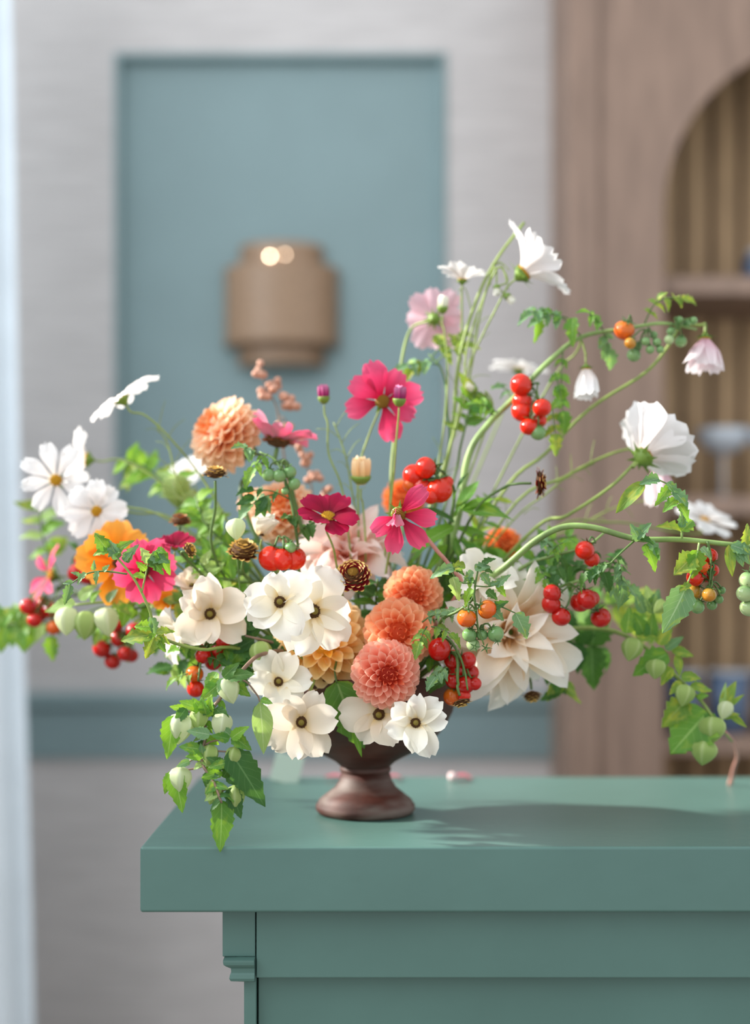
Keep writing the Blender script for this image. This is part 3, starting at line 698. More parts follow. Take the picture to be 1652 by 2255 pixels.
def ranunculus(label, x, y, rpx, d, n, via=None, mat='ranunculus', np_=6, elev=18, roll=0.0, elevs=None, drop=(), W=0.98, cdark=True, lens=None):
    seed = int(x * 5 + y); pl = Plant('butterfly_ranunculus', label, 'ranunculus', None, 'white butterfly ranunculus flowers', seed)
    H = P(x, y, d); r = rpx / F * d; Mh = T(H) @ face_frame(n, roll); rr = pl.r
    for k in range(np_):
        if k in drop: continue
        th = 2 * PI * k / np_ + rr.uniform(-.24, .24); e = (elevs[k % len(elevs)] if elevs else elev) + rr.uniform(-14, 18); var = rr.randrange(5)
        ln = r * 0.97 * rr.uniform(.82, 1.12) * (lens[k % len(lens)] if lens else 1)
        me = cached(('ran', mat, var, W), lambda: petal_round(PM[mat], var, W, (0.5, .8, .3, .9, .6)[var], (.10, .16, .05, .2, .02)[var]))
        M = Mh @ R(th, 'Z') @ T((0, r * 0.06, (k % 2) * 0.0012)) @ R(math.radians(e), 'X') @ R(rr.uniform(-.22, .22), 'Y') @ S(ln * rr.uniform(.82, 1.05), ln, ln)
        pl.add('petal', me, M)
    rd = r * 0.17
    ring = lambda: disc_mesh(M_disc_b, 60, .75, 3)
    pl.add('stamens', cached('ranring', ring), Mh @ T((0, 0, rd * .2)) @ S(rd))
    pl.add('eye', cached('raneye', lambda: lathe('eye', [(.6, 0), (.62, .3), (.4, .55), (.08, .62)], 12, M_disc_g)), Mh @ T((0, 0, rd * .75)) @ S(rd * .8))
    flower_stem(pl, H - Vector(n).normalized() * 0.002, n, via, 0.0014, M_stem)
    return pl

def dahlia(label, x, y, rpx, d, n, mat, N_=130, via=None, flat=0.85, phimax=128, open_=0.0, name='ball_dahlia', inner=0.80, W=0.58, stem_r=0.0028, group='dahlias'):
    seed = int(x + y * 3); pl = Plant(name, label, 'dahlia', None, group, seed); H = P(x, y, d); r = rpx / F * d; rr = pl.r
    Mh = T(H) @ face_frame(n, rr.uniform(0, 6)) @ S(1, 1, flat)
    N_ = int(N_ * 1.22)
    for i in range(N_):
        t = (i + 0.5) / N_; phi = math.radians(2 + (phimax - 2) * t ** 0.70); th = i * 2.39996
        size = (0.34 + 0.66 * sstep(0, .5, t)); reach = r * (inner + (1 - inner) * sstep(0.0, .45, t)) * rr.uniform(.97, 1.03)
        ln = r * 0.72 * size; var = i % 3
        w = W * (1 if t > .25 else 0.8)
        tier = 0 if t < .13 else 1 if t < .45 else 2
        me = cached(('dah', mat, var, W, tier), lambda: petal_spoon(PM[mat + ('_in' if tier == 0 else '')], var, W * (.8, .92, 1.0)[tier], (1.15, 1.3, 1.05)[var] * (1.45, 1.4, 1.1)[tier]))
        tilt = math.radians(rr.uniform(-5, 5) - 6 * (1 - t) + open_ * t)
        M = Mh @ R(th, 'Z') @ R(PI / 2 - phi, 'X') @ T((0, reach - ln, 0)) @ R(tilt, 'X') @ S(ln)
        pl.add('petal', me, M)
    core = r * 0.40
    pl.add('core', cached(('dcore', mat), lambda: lathe('core', [(max(.01, math.sin(PI * i / 8)), -math.cos(PI * i / 8)) for i in range(9)], 14, PM[mat + '_in'])), Mh @ S(core))
    pl.add('calyx', cached('ccal', calyx_mesh), T(H) @ face_frame(n) @ T((0, 0, -r * 0.7 * flat)) @ S(r * .28))
    flower_stem(pl, H - Vector(n).normalized() * r * .75 * flat, n, via, stem_r, M_stem_d, r * .5)
    return pl

def deco_dahlia(label, x, y, rpx, d, n, mat, rings, via=None, roll=0, W=0.42, bend=.2):
    seed = int(x + y); pl = Plant('decorative_dahlia', label, 'dahlia', None, 'dahlias', seed); H = P(x, y, d); r = rpx / F * d; rr = pl.r
    Mh = T(H) @ face_frame(n, roll)
    for (cnt, e, k, off) in rings:
        for i in range(cnt):
            th = 2 * PI * (i + off) / cnt + rr.uniform(-.2, .2); var = rr.randrange(5)
            me = cached(('deco', mat, var, W), lambda: petal_point(PM[mat], var, W * (1, 1.15, .9, 1.1, 1)[var], bend=(bend, .1, bend * 1.4, .05, .3)[var]))
            M = Mh @ R(th, 'Z') @ T((0, r * .08, 0.0012 * k)) @ R(math.radians(e + rr.uniform(-14, 14)), 'X') @ R(rr.uniform(-.3, .3), 'Y') @ S(r * k * rr.uniform(.86, 1.12))
            pl.add('petal', me, M)
    pl.add('calyx', cached('ccal', calyx_mesh), Mh @ T((0, 0, -r * .05)) @ S(r * .15))
    flower_stem(pl, H - Vector(n).normalized() * r * .15, n, via, 0.0028, M_stem_d, r * .3)
    return pl

def zinnia(label, x, y, rpx, d, n, via=None, mat='zinnia', N_=54, hgt=0.6, disc='o', rays=0, ray_mat='cosmos_pink', ray_len=1.7, stem_r=0.0018, flat_back=True, phi=(25, 100), group='scaly zinnia heads'):
    seed = int(x * 2 + y); pl = Plant('zinnia', label, 'zinnia', None, group, seed); H = P(x, y, d); r = rpx / F * d; rr = pl.r
    Mh = T(H) @ face_frame(n, rr.uniform(0, 6)) @ S(1, 1, hgt / 0.6)
    for i in range(N_):
        t = (i + .5) / N_; ph = math.radians(phi[0] + (phi[1] - phi[0]) * t ** .8); th = i * 2.39996; ln = r * .55
        var = i % 2
        me = cached(('zin', mat, var), lambda: petal_spoon(PM[mat], var + 3, 0.66, 0.8, (5, 4)))
        M = Mh @ R(th, 'Z') @ R(PI / 2 - ph, 'X') @ T((0, r * (.72 + .28 * t) - ln, 0)) @ R(math.radians(rr.uniform(-14, 6)), 'X') @ S(ln)
        pl.add('petal', me, M)
    for i in range(rays):
        th = 2 * PI * i / rays + rr.uniform(-.2, .2); var = rr.randrange(4)
        me = cached(('cos', ray_mat, var, .5), lambda: petal_round(PM[ray_mat], var, .6))
        pl.add('ray_petal', me, Mh @ R(th, 'Z') @ T((0, r * .3, -.1 * r)) @ R(math.radians(rr.uniform(15, 60)), 'X') @ S(r * ray_len))
    dm = {'y': M_disc_y, 'o': M_disc_o, 'b': M_disc_b}[disc]
    pl.add('disc', cached(('disc', disc), lambda: disc_mesh(dm)), Mh @ T((0, 0, r * .42)) @ S(r * .29))
    pl.add('receptacle', cached(('zrec', mat), lambda: lathe('receptacle', [(.1, -.35), (.55, -.2), (.7, .1), (.5, .4), (.1, .5)], 12, M_disc_b)), Mh @ S(r))
    flower_stem(pl, H - Vector(n).normalized() * r * .3, n, via, stem_r, M_stem_d, r * .9)
    return pl

def bud(label, x, y, rpx, d, n, via, mat, name='flower_bud', cal=0.55, cat='flower bud', np_=7, base=None, stem_mat=None):
    seed = int(x + y); pl = Plant(name, label, cat, base, 'flower buds', seed); H = P(x, y, d); r = rpx / F * d
    Mh = T(H) @ face_frame(n)
    for k in range(np_):
        th = 2 * PI * k / np_; var = k % 2
        me = cached(('bud', mat, var), lambda: petal_bell(PM[mat], var * 2))
        pl.add('petal', me, Mh @ R(th, 'Z') @ T((0, r * .3, -r * .7)) @ R(math.radians(66 + (k % 3) * 5), 'X') @ S(r * (1.75 + .12 * (k % 3))))
    pl.add('calyx', cached('budcal', lambda: lathe('calyx', [(.12, -1.15), (.42, -.98), (.66, -.6), (.76, -.25), (.74, -.1)], 12, M_calyx)), Mh @ S(r, r, r * cal * 1.6))
    flower_stem(pl, H - Vector(n).normalized() * r * .9, n, via, 0.0012, stem_mat)
    return pl


# ================================================================== FLOWERS
# ---- white and blush cosmos
WC = 'white cosmos flowers'
cosmos('white_cosmos', 'blush white cosmos facing forward, leftmost open flower with yellow centre', 123, 1058, 82, 1.54, (0.22, -0.9, 0.2), [(250, 1110, 1.56), (420, 1180, 1.54)], 'cosmos_white', W=.5, elev=10, group=WC, roll=.2)
cosmos('white_cosmos', 'round white cosmos facing forward just above the orange flower', 213, 1126, 74, 1.52, (0.05, -1, 0.12), [(300, 1130, 1.56), (430, 1180, 1.55)], 'cosmos_white', W=.72, elev=6, group=WC, roll=.1)
cosmos('white_cosmos', 'white cosmos seen edge on between the two open yellow centred cosmos', 192, 1012, 82, 1.60, (-0.92, -0.05, 0.1), [(270, 1014, 1.6), (350, 1060, 1.58), (480, 1180, 1.54)], 'cosmos_white', W=.5, elev=22, group=WC)
cosmos('white_cosmos', 'white cosmos tilted up seen edge on, highest flower on the left', 268, 878, 88, 1.52, (-0.58, -0.05, 0.80), [(320, 915, 1.52), (372, 962, 1.52), (450, 1060, 1.52), (560, 1250, 1.5)], 'cosmos_white', W=.72, elev=3, jit=4, group=WC)
cosmos('white_cosmos', 'white cosmos behind the husks left of the peach ball dahlia', 412, 1040, 52, 1.68, (-0.3, -0.5, 0.6), [(480, 1150, 1.64)], 'cosmos_white', W=.72, group=WC)
cosmos('white_cosmos', 'small white cosmos opening straight upward beside the tallest stem', 1018, 617, 58, 1.53, (0.02, -0.05, 1), [(1016, 760, 1.54), (1000, 900, 1.54), (975, 1060, 1.53)], 'cosmos_white', W=.72, elev=30, jit=6, group=WC)
cosmos('white_cosmos', 'large white cosmos fanned to the right, highest flower of all', 1152, 602, 112, 1.51, (0.74, -0.05, 0.62), [(1105, 655, 1.51), (1030, 815, 1.52), (985, 1000, 1.52)], 'cosmos_white', W=.66, elev=40, jit=8, group=WC, roll=.3)
cosmos('white_cosmos', 'white cosmos lying flat behind the upper red tomatoes', 1142, 815, 66, 1.72, (0.15, 0.1, 0.95), [(1110, 900, 1.7), (1060, 1020, 1.64)], 'cosmos_white', W=.6, elev=8, group=WC)
cosmos('nodding_cosmos', 'small white bell of cosmos hanging under the upper tomato vine', 1291, 812, 66, 1.50, (0.03, -0.1, -1), [(1290, 780, 1.5), (1278, 745, 1.51), (1270, 775, 1.54), (1180, 900, 1.56)], 'cosmos_white', W=.62, elev=62, jit=4, bell=True, r_disc=.16, group='nodding white cosmos')
cosmos('nodding_cosmos', 'pinkish white nodding cosmos at the tip of the upper right stem', 1553, 746, 76, 1.51, (-0.05, -0.2, -1), [(1545, 716, 1.51), (1500, 720, 1.51), (1470, 765, 1.51), (1420, 822, 1.51), (1300, 900, 1.52), (1200, 1000, 1.53), (1090, 1110, 1.53)], 'cosmos_blush', W=.7, elev=50, jit=6, bell=True, r_disc=.17, group='nodding white cosmos', stem_r=.0021)
cosmos('white_cosmos', 'big white cosmos seen from behind like a tilted saucer on the right', 1418, 1006, 126, 1.47, (0.62, 0.46, 0.56), [(1400, 1018, 1.47), (1345, 1072, 1.47), (1250, 1135, 1.48), (1150, 1190, 1.5)], 'cosmos_white', W=1.1, elev=46, jit=2, group=WC, stem_r=.0021)
cosmos('nodding_cosmos', 'pale nodding cosmos directly below the big white saucer cosmos', 1452, 1030, 82, 1.55, (0.0, -0.1, -1), [(1438, 1002, 1.55), (1402, 988, 1.54), (1340, 1002, 1.53), (1245, 1050, 1.53), (1110, 1140, 1.52)], 'cosmos_blush', W=.62, elev=60, jit=4, bell=True, r_disc=.15, group='nodding white cosmos', stem_r=.0017)
cosmos('white_cosmos', 'white cosmos behind the right vine just above its red tomatoes', 1552, 1146, 74, 1.66, (0.25, -0.35, 0.75), [(1480, 1170, 1.62), (1340, 1150, 1.58), (1180, 1190, 1.55)], 'cosmos_white', W=.7, elev=8, group=WC)

# ---- pink and crimson cosmos
PC = 'pink and crimson cosmos flowers'
cosmos('pink_cosmos', 'bright pink cosmos facing forward, highest full pink bloom', 843, 884, 84, 1.47, (0.06, -0.95, 0.12), [(812, 960, 1.5), (790, 1040, 1.5), (790, 1180, 1.49)], 'cosmos_pink', 'o', W=.7, elev=10, jit=20, drop=(3,), group=PC, roll=.25, r_disc=.19)
cosmos('crimson_cosmos', 'dark crimson cosmos with yellow centre in front of the blush dahlia', 722, 1138, 70, 1.39, (0.10, -0.62, 0.76), [(735, 1210, 1.41), (750, 1290, 1.44)], 'cosmos_crimson', 'y', W=.82, elev=16, jit=12, group=PC, roll=.2, r_disc=.24)
cosmos('pink_cosmos', 'drooping pink cosmos with pale petal backs right of the crimson cosmos', 878, 1133, 86, 1.37, (-0.20, -0.9, -0.10), [(868, 1190, 1.43), (850, 1260, 1.45)], 'cosmos_pink', 'o', W=.56, elevs=[122, 0, 104, 58, 8, 2, 4, 16], jit=4, drop=(1,), group=PC, roll=-.1, r_disc=.19)
cosmos('pink_cosmos', 'rose cosmos seen from behind beside the tallest stems', 956, 702, 72, 1.56, (0.30, 0.75, 0.28), [(905, 725, 1.56), (884, 800, 1.55), (870, 950, 1.53), (860, 1100, 1.5)], 'cosmos_mixed', W=.72, elev=10, group=PC, stem_r=.0019)
cosmos('pink_cosmos', 'pink cosmos overlapping the orange flower on the left', 318, 1255, 78, 1.43, (0.35, -0.75, -0.12), [(380, 1290, 1.47), (480, 1330, 1.49)], 'cosmos_pink', 'b', W=.78, elev=18, group=PC, roll=.3)
cosmos('crimson_cosmos', 'small crimson cosmos seen from the side right of the orange flower', 385, 1206, 54, 1.44, (0.05, -0.32, 0.93), [(410, 1260, 1.46), (480, 1330, 1.48)], 'cosmos_crimson', 'y', W=.8, elev=24, group=PC, roll=.4, r_disc=.14)
cosmos('pink_cosmos', 'narrow petalled pink cosmos in side view at the far left', 112, 1266, 76, 1.60, (-0.72, -0.45, 0.12), [(180, 1270, 1.6), (300, 1290, 1.56), (450, 1330, 1.52)], 'cosmos_pink', 'y', np_=6, W=.44, elev=12, jit=14, group=PC)
cosmos('orange_cosmos', 'vivid orange open flower low on the left behind a tomato shoot', 258, 1240, 92, 1.49, (-0.05, -0.85, 0.35), [(350, 1290, 1.5), (450, 1350, 1.5)], 'orange_petal', 'b', np_=8, W=.84, elev=24, jit=26, cat='flower', r_disc=.13)

cosmos('orange_cosmos', 'small orange flower behind the cream ranunculus at left', 366, 1326, 40, 1.47, (0.1, -0.6, 0.7), [(450, 1360, 1.49)], 'orange_petal', 'b', np_=7, W=.92, elev=24, cat='flower', r_disc=.13)
# ---- white butterfly ranunculus
ranunculus('white ranunculus facing forward, largest white bloom at centre left', 617, 1326, 82, 1.335, (0.0, -1, 0.10), [(640, 1420, 1.38), (700, 1480, 1.43)], np_=6, elev=10, roll=.25, W=1.02)
ranunculus('white ranunculus overlapped by its neighbour, right of the largest white bloom', 689, 1346, 96, 1.365, (0.30, -0.9, 0.05), [(720, 1420, 1.42)], np_=6, elev=12, roll=.55, W=1.0)
ranunculus('cream ranunculus with dark centre left of the largest white bloom', 463, 1352, 82, 1.40, (0.05, -0.95, 0.02), [(520, 1400, 1.43), (640, 1470, 1.45)], 'ranunculus_cream', 6, 16, roll=.1, W=.95)
ranunculus('cream ranunculus in side view at the left edge of the cream pair', 402, 1398, 70, 1.43, (-0.75, -0.45, -0.25), [(470, 1410, 1.45), (600, 1460, 1.47)], 'ranunculus', 6, 30, W=.9)
ranunculus('pale yellow ranunculus under the largest white bloom beside the amber dahlia', 613, 1502, 68, 1.385, (0.12, -0.92, 0.22), [(650, 1500, 1.42), (700, 1470, 1.44)], 'ranunculus', 6, 20, roll=.7, W=.92)
ranunculus('low cream ranunculus hanging over the left side of the urn', 664, 1590, 80, 1.365, (0.02, -0.96, 0.0), [(685, 1520, 1.39), (720, 1470, 1.43)], 'ranunculus_cream', 7, 12, roll=.35, W=.78)
ranunculus('cream ranunculus tucked under the salmon ball dahlia', 835, 1573, 82, 1.375, (-0.05, -0.95, 0.0), [(835, 1530, 1.41), (825, 1470, 1.43)], 'ranunculus_cream', 6, 10, roll=.6, W=.92, drop=(0, 5))
ranunculus('white ranunculus at the front of the urn, lowest right bloom', 915, 1592, 72, 1.345, (0.05, -0.96, 0.14), [(905, 1530, 1.39), (880, 1470, 1.43)], 'ranunculus', 7, 22, roll=.2, W=.86)
ranunculus('half closed white ranunculus between the peach dahlia and red tomatoes', 577, 1180, 58, 1.43, (0.1, -0.25, 0.95), [(590, 1230, 1.45), (640, 1300, 1.46)], 'ranunculus', 6, 66, W=.95)
ranunculus('white ranunculus behind the front orange tomatoes on the right', 1066, 1276, 70, 1.43, (0.1, -0.75, 0.45), [(1010, 1340, 1.46)], 'ranunculus', 6, 22, W=1.0)
ranunculus('small cream ranunculus above the cream pair on the left', 424, 1292, 44, 1.44, (-0.1, -0.6, 0.7), [(470, 1340, 1.46)], 'ranunculus_cream', 6, 30)

# ---- dahlias
dahlia('large peach ball dahlia standing highest on the left', 497, 957, 88, 1.52, (-0.72, -0.42, 0.48), 'dahlia_peach', 110, [(530, 1080, 1.52), (600, 1250, 1.5)], .98, 135)
dahlia('peach ball dahlia half hidden below the tall peach one', 622, 1128, 78, 1.53, (-0.1, -0.6, 0.6), 'dahlia_peach', 110, [(650, 1230, 1.52)])
dahlia('small peach dahlia behind the half closed white ranunculus', 560, 1110, 40, 1.56, (-0.2, -0.6, 0.6), 'dahlia_peach', 80, [(600, 1200, 1.54)])
dahlia('large amber yellow ball dahlia under the white ranunculus pair', 712, 1418, 110, 1.43, (0.06, -0.92, 0.30), 'dahlia_yellow', 110, [(740, 1500, 1.47)], .95, 135, W=.66)
dahlia('orange coral ball dahlia, uppermost of the coral three', 910, 1312, 68, 1.425, (0.10, -0.9, -0.06), 'dahlia_coral', 88, [(880, 1400, 1.46)], open_=8)
dahlia('orange coral ball dahlia, middle of the coral three', 878, 1394, 80, 1.40, (0.06, -0.85, 0.12), 'dahlia_coral', 72, [(860, 1450, 1.45)], open_=14, W=.64)
dahlia('salmon pink ball dahlia facing forward just above the urn', 850, 1484, 78, 1.37, (0.22, -0.95, -0.06), 'dahlia_pink', 112, [(840, 1490, 1.43)], .9)
dahlia('orange dahlia behind the drooping pink cosmos', 890, 1098, 50, 1.63, (0, -0.6, 0.7), 'dahlia_orange', 80, [(880, 1200, 1.6)])
dahlia('orange dahlia deep in the foliage left of the right vine', 1108, 1196, 42, 1.58, (0.1, -0.6, 0.7), 'dahlia_orange', 70, [(1050, 1280, 1.55)])
deco_dahlia('large blush dahlia with pointed petals behind the crimson cosmos', 768, 1226, 128, 1.50, (0.05, -0.62, 0.62), 'deco_blush', [(9, -12, 1.0, 0), (9, 10, 1.0, .5), (8, 32, .9, .2), (6, 54, .7, .1), (4, 74, .45, 0)], [(790, 1330, 1.5)])
deco_dahlia('very large cream dahlia with pointed petals on the right', 1118, 1392, 158, 1.445, (0.22, -0.92, -0.05), 'deco_cream', [(10, -14, 1.04, 0), (9, 6, 1.0, .5), (8, 26, .86, .2), (6, 48, .68, .1), (4, 72, .46, 0)], [(1030, 1440, 1.47)], W=.44)

# ---- zinnias
zinnia('dark red zinnia with yellow petal tips at the centre', 778, 1268, 43, 1.38, (-0.04, -0.82, 0.52), [(790, 1330, 1.50)], N_=60, hgt=.55)
zinnia('yellow brown zinnia head beside the centre red tomatoes', 536, 1216, 40, 1.41, (0.06, -0.42, 0.9), [(560, 1290, 1.44)], 'zinnia_brown', 60, .7)
zinnia('dark brown zinnia head standing alone below the tall peach dahlia', 474, 1044, 33, 1.42, (0.0, -0.12, 1), [(474, 1120, 1.43), (468, 1210, 1.44), (540, 1330, 1.46)], 'zinnia_brown', 46, .5)
zinnia('pink rayed zinnia with brown scales right of the tall peach dahlia', 612, 972, 40, 1.49, (0.12, 0.12, 1), [(632, 1020, 1.49), (645, 1090, 1.5), (680, 1220, 1.5)], 'zinnia_rust', 46, .6, rays=8, ray_len=1.9, stem_r=.0032)
zinnia('rusty faded zinnia head above the small crimson cosmos', 397, 1148, 27, 1.48, (0.05, -0.3, 1), [(420, 1210, 1.49), (520, 1330, 1.49)], 'zinnia_rust', 40, .6, 'b')
zinnia('red brown zinnia seen edge on in front of the grey wall at right', 1187, 1064, 40, 1.43, (0.98, -0.15, 0.02), [(1110, 1074, 1.445), (1050, 1120, 1.46), (980, 1250, 1.48)], 'zinnia', 46, .3)
zinnia('tiny orange zinnia beside the yellow brown zinnia head', 418, 1212, 20, 1.40, (0.75, -0.5, 0.3), [(440, 1260, 1.43), (520, 1340, 1.45)], 'zinnia_brown', 30, .5, 'y')
zinnia('yellow brown zinnia facing down under the lower red tomatoes', 1016, 1545, 28, 1.36, (0.25, -0.15, -0.95), [(1008, 1500, 1.37), (985, 1440, 1.40)], 'zinnia_brown', 36, .35)
zinnia('faded yellow zinnia hanging below the cream dahlia', 1172, 1530, 26, 1.46, (0.1, -0.2, -0.95), [(1160, 1490, 1.47), (1100, 1450, 1.49)], 'zinnia_brown', 36, .6)

# ---- buds
bud('magenta cosmos bud standing left of the bright pink cosmos', 713, 872, 18, 1.49, (-0.05, -0.1, 1), [(722, 935, 1.49), (724, 1000, 1.49), (752, 1072, 1.48), (770, 1200, 1.47)], 'bud_purple')
bud('purple cosmos bud in front of the bright pink cosmos', 880, 876, 20, 1.44, (0.05, -0.15, 1), [(874, 960, 1.45), (866, 1060, 1.46), (850, 1200, 1.46)], 'bud_purple')
bud('peach and white dahlia bud at the centre above the crimson cosmos', 795, 1046, 30, 1.47, (0.0, -0.2, 1), [(800, 1120, 1.48), (805, 1250, 1.48)], 'bud_peach', cal=.4)
bud('white cosmos bud in front of the rose cosmos', 975, 674, 17, 1.53, (0.02, -0.1, 1), [(980, 740, 1.53), (985, 850, 1.53), (960, 1050, 1.52)], 'bud_white')
bud('small green bud hanging beside the highest white cosmos', 1094, 636, 11, 1.51, (0, -.1, -1), [(1094, 600, 1.51), (1088, 590, 1.51), (1070, 640, 1.52), (1030, 760, 1.52), (1000, 950, 1.52)], 'bud_white')
bud('green bud just under the calyx of the highest white cosmos', 1120, 655, 12, 1.51, (.6, -.1, -.6), [(1118, 620, 1.51), (1105, 590, 1.51), (1090, 600, 1.51), (1060, 680, 1.52), (1000, 960, 1.52)], 'bud_white')
bud('pale green bud low on the tall stems above the foliage', 1040, 856, 14, 1.52, (-.7, -.3, .3), [(1070, 862, 1.52), (1085, 900, 1.52), (1050, 1000, 1.52)], 'bud_white')

# ================================================================== TOMATO VINES
def leafy(pl, pts, n, size, mat, kind='t', start=0.2, fan=1.0, comp=True, upb=0.0, nl=5):
    """leaves set alternately along a path of world points"""
    cp = catmull(pts, 6)
    for k in range(n):
        t = start + (1 - start) * (k + .5) / n; i = min(len(cp) - 2, int(t * (len(cp) - 1))); p = cp[i]; tg = (cp[i + 1] - cp[i]).normalized()
        sd = tg.cross(Vector((0, -1, 0.3))).normalized() * (1 if k % 2 else -1)
        dr = (tg * pl.r.uniform(.1, .7) + sd * fan + Vector((pl.r.uniform(-.4, .4), pl.r.uniform(-.6, .5), pl.r.uniform(-.5, .2) + upb))).normalized()
        s = size * pl.r.uniform(.7, 1.2); nn = Vector((pl.r.uniform(-.4, .4), -0.7, pl.r.uniform(.3, 1)))
        m = mat if isinstance(mat, str) else pl.r.choice(mat)
        if comp: pl.compound(p, p + dr * s * 1.5, m, nl, s * .8, nn)
        else: pl.leaf(p, p + dr * s, nn, kind, m)
def PX(lst, d=None):
    return [P(*v) if len(v) == 3 else P(v[0], v[1], d) for v in lst]
def mpx(px, d): return px / F * d
def vine(label, path, r0=0.003, r1=0.0014, mat=None, seed=1, name='tomato_vine', cat='tomato vine', group=None, root=True, base=None):
    pl = Plant(name, label, cat, base, group, seed); pts = PX(path)
    pl.stem(([pl.base] if root else []) + pts, r0, r1, mat or M_stem_l)
    return pl, pts
def toms(pl, lst, d, axis=None, dj=0.006):
    """lst of (x, y, r px, colour); axis = pixel the pedicels join"""
    for (x, y, r, c) in lst:
        dd = d + pl.r.uniform(-dj, dj); cpos = P(x, y, dd); R_ = mpx(r * 1.1, dd)
        a = P(axis[0], axis[1], d) if axis else cpos + Vector((0, 0, .02))
        up = (a - cpos) + Vector((0, 0, .012)) + Vector((pl.r.uniform(-.4, .4), pl.r.uniform(-.6, .2), 0)) * .02
        pl.tomato(cpos, R_, c, up, a)

# upper right vine
pl, pts = vine('tall tomato vine arching to the upper right with an orange tomato', [(990, 1200, 1.5), (1030, 1010, 1.5), (1075, 935, 1.5), (1140, 870, 1.5), (1210, 795, 1.5), (1282, 742, 1.5), (1380, 724, 1.5), (1460, 712, 1.5), (1535, 726, 1.5)], .0046, .0014, seed=2)
toms(pl, [(1148, 848, 23, 'red'), (1151, 884, 21, 'red'), (1150, 906, 22, 'red'), (1165, 940, 18, 'red'), (1194, 898, 19, 'red'), (1188, 926, 15, 'red'), (1185, 953, 16, 'green')], 1.475, (1182, 868), .012)
toms(pl, [(1375, 727, 21, 'orange')], 1.48, (1392, 712))
toms(pl, [(1388, 756, 12, 'amber'), (1396, 782, 14, 'green'), (1405, 762, 9, 'green'), (1422, 752, 9, 'green'), (1432, 770, 9, 'green'), (1447, 754, 9, 'green'), (1454, 770, 8, 'green'), (1440, 738, 8, 'green')], 1.485, (1425, 726), .014)
toms(pl, [(1478, 730, 9, 'green'), (1474, 748, 10, 'pale'), (1500, 752, 12, 'green'), (1512, 712, 9, 'green'), (1528, 706, 8, 'green'), (1496, 706, 9, 'green')], 1.49, (1492, 724), .014)
for (a, b_, m) in (((1282, 742), (1216, 690), 'fresh'), ((1250, 700), (1196, 700), 'grey'), ((1216, 690), (1172, 688), 'grey'), ((1330, 730), (1298, 690), 'fresh'), ((1420, 712), (1448, 662), 'yellow'), ((1446, 664), (1500, 658), 'yellow'), ((1330, 732), (1340, 770), 'grey'), ((1240, 770), (1236, 850), 'fresh'), ((1225, 830), (1240, 905), 'fresh'), ((1215, 900), (1222, 955), 'yellow'), ((1130, 880), (1100, 850), 'grey'), ((1090, 920), (1060, 890), 'fresh')):
    pl.compound(P(*a, 1.5), P(*b_, 1.5 + pl.r.uniform(-.02, .02)), m, 5, mpx(30, 1.5), (0, -.7, .6))
pl.leaf(P(1185, 700, 1.5), P(1190, 745, 1.49), (0.5, -1, .2), 't', 'fresh'); pl.leaf(P(1262, 700, 1.49), P(1258, 752, 1.48), (-.4, -1, .2), 't', 'fresh')

# right vine leaving the frame
pl, pts = vine('pale tomato vine arching out of the right side of the frame', [(1010, 1330, 1.45), (1110, 1250, 1.41), (1180, 1190, 1.39), (1242, 1160, 1.385), (1310, 1162, 1.38), (1400, 1186, 1.375), (1500, 1188, 1.37), (1600, 1198, 1.365), (1690, 1206, 1.36)], .0040, .0026, seed=3)
pl.stem(PX([(1558, 1192), (1566, 1230), (1562, 1300)], 1.36), .0016, .0008, M_stem_d, 'truss_stem')
toms(pl, [(1563, 1225, 17, 'red'), (1531, 1272, 18, 'red'), (1556, 1266, 16, 'red'), (1570, 1256, 13, 'red'), (1548, 1248, 13, 'orange'), (1528, 1304, 19, 'amber'), (1562, 1310, 15, 'amber'), (1536, 1336, 15, 'green'), (1568, 1332, 11, 'green'), (1584, 1320, 9, 'green'), (1590, 1300, 8, 'green')], 1.365, (1566, 1285), .012)
toms(pl, [(1648, 1278, 19, 'pale'), (1641, 1307, 18, 'pale'), (1650, 1338, 19, 'pale'), (1668, 1300, 18, 'pale'), (1670, 1330, 16, 'pale')], 1.34, (1668, 1230), .006)
LV = pl.leaf
LV(P(1500, 1162, 1.36), P(1508, 1122, 1.365), (0, -1, .3), 't', 'grey'); LV(P(1500, 1172, 1.36), P(1455, 1148, 1.35), (.2, -.6, .8), 't', 'yellow'); LV(P(1500, 1170, 1.36), P(1530, 1140, 1.37), (.2, -.8, .6), 't', 'fresh')
pl.stem(PX([(1502, 1186), (1500, 1130), (1486, 1078), (1450, 1056)], 1.365), .0013, .0008, M_stem_l, 'shoot')
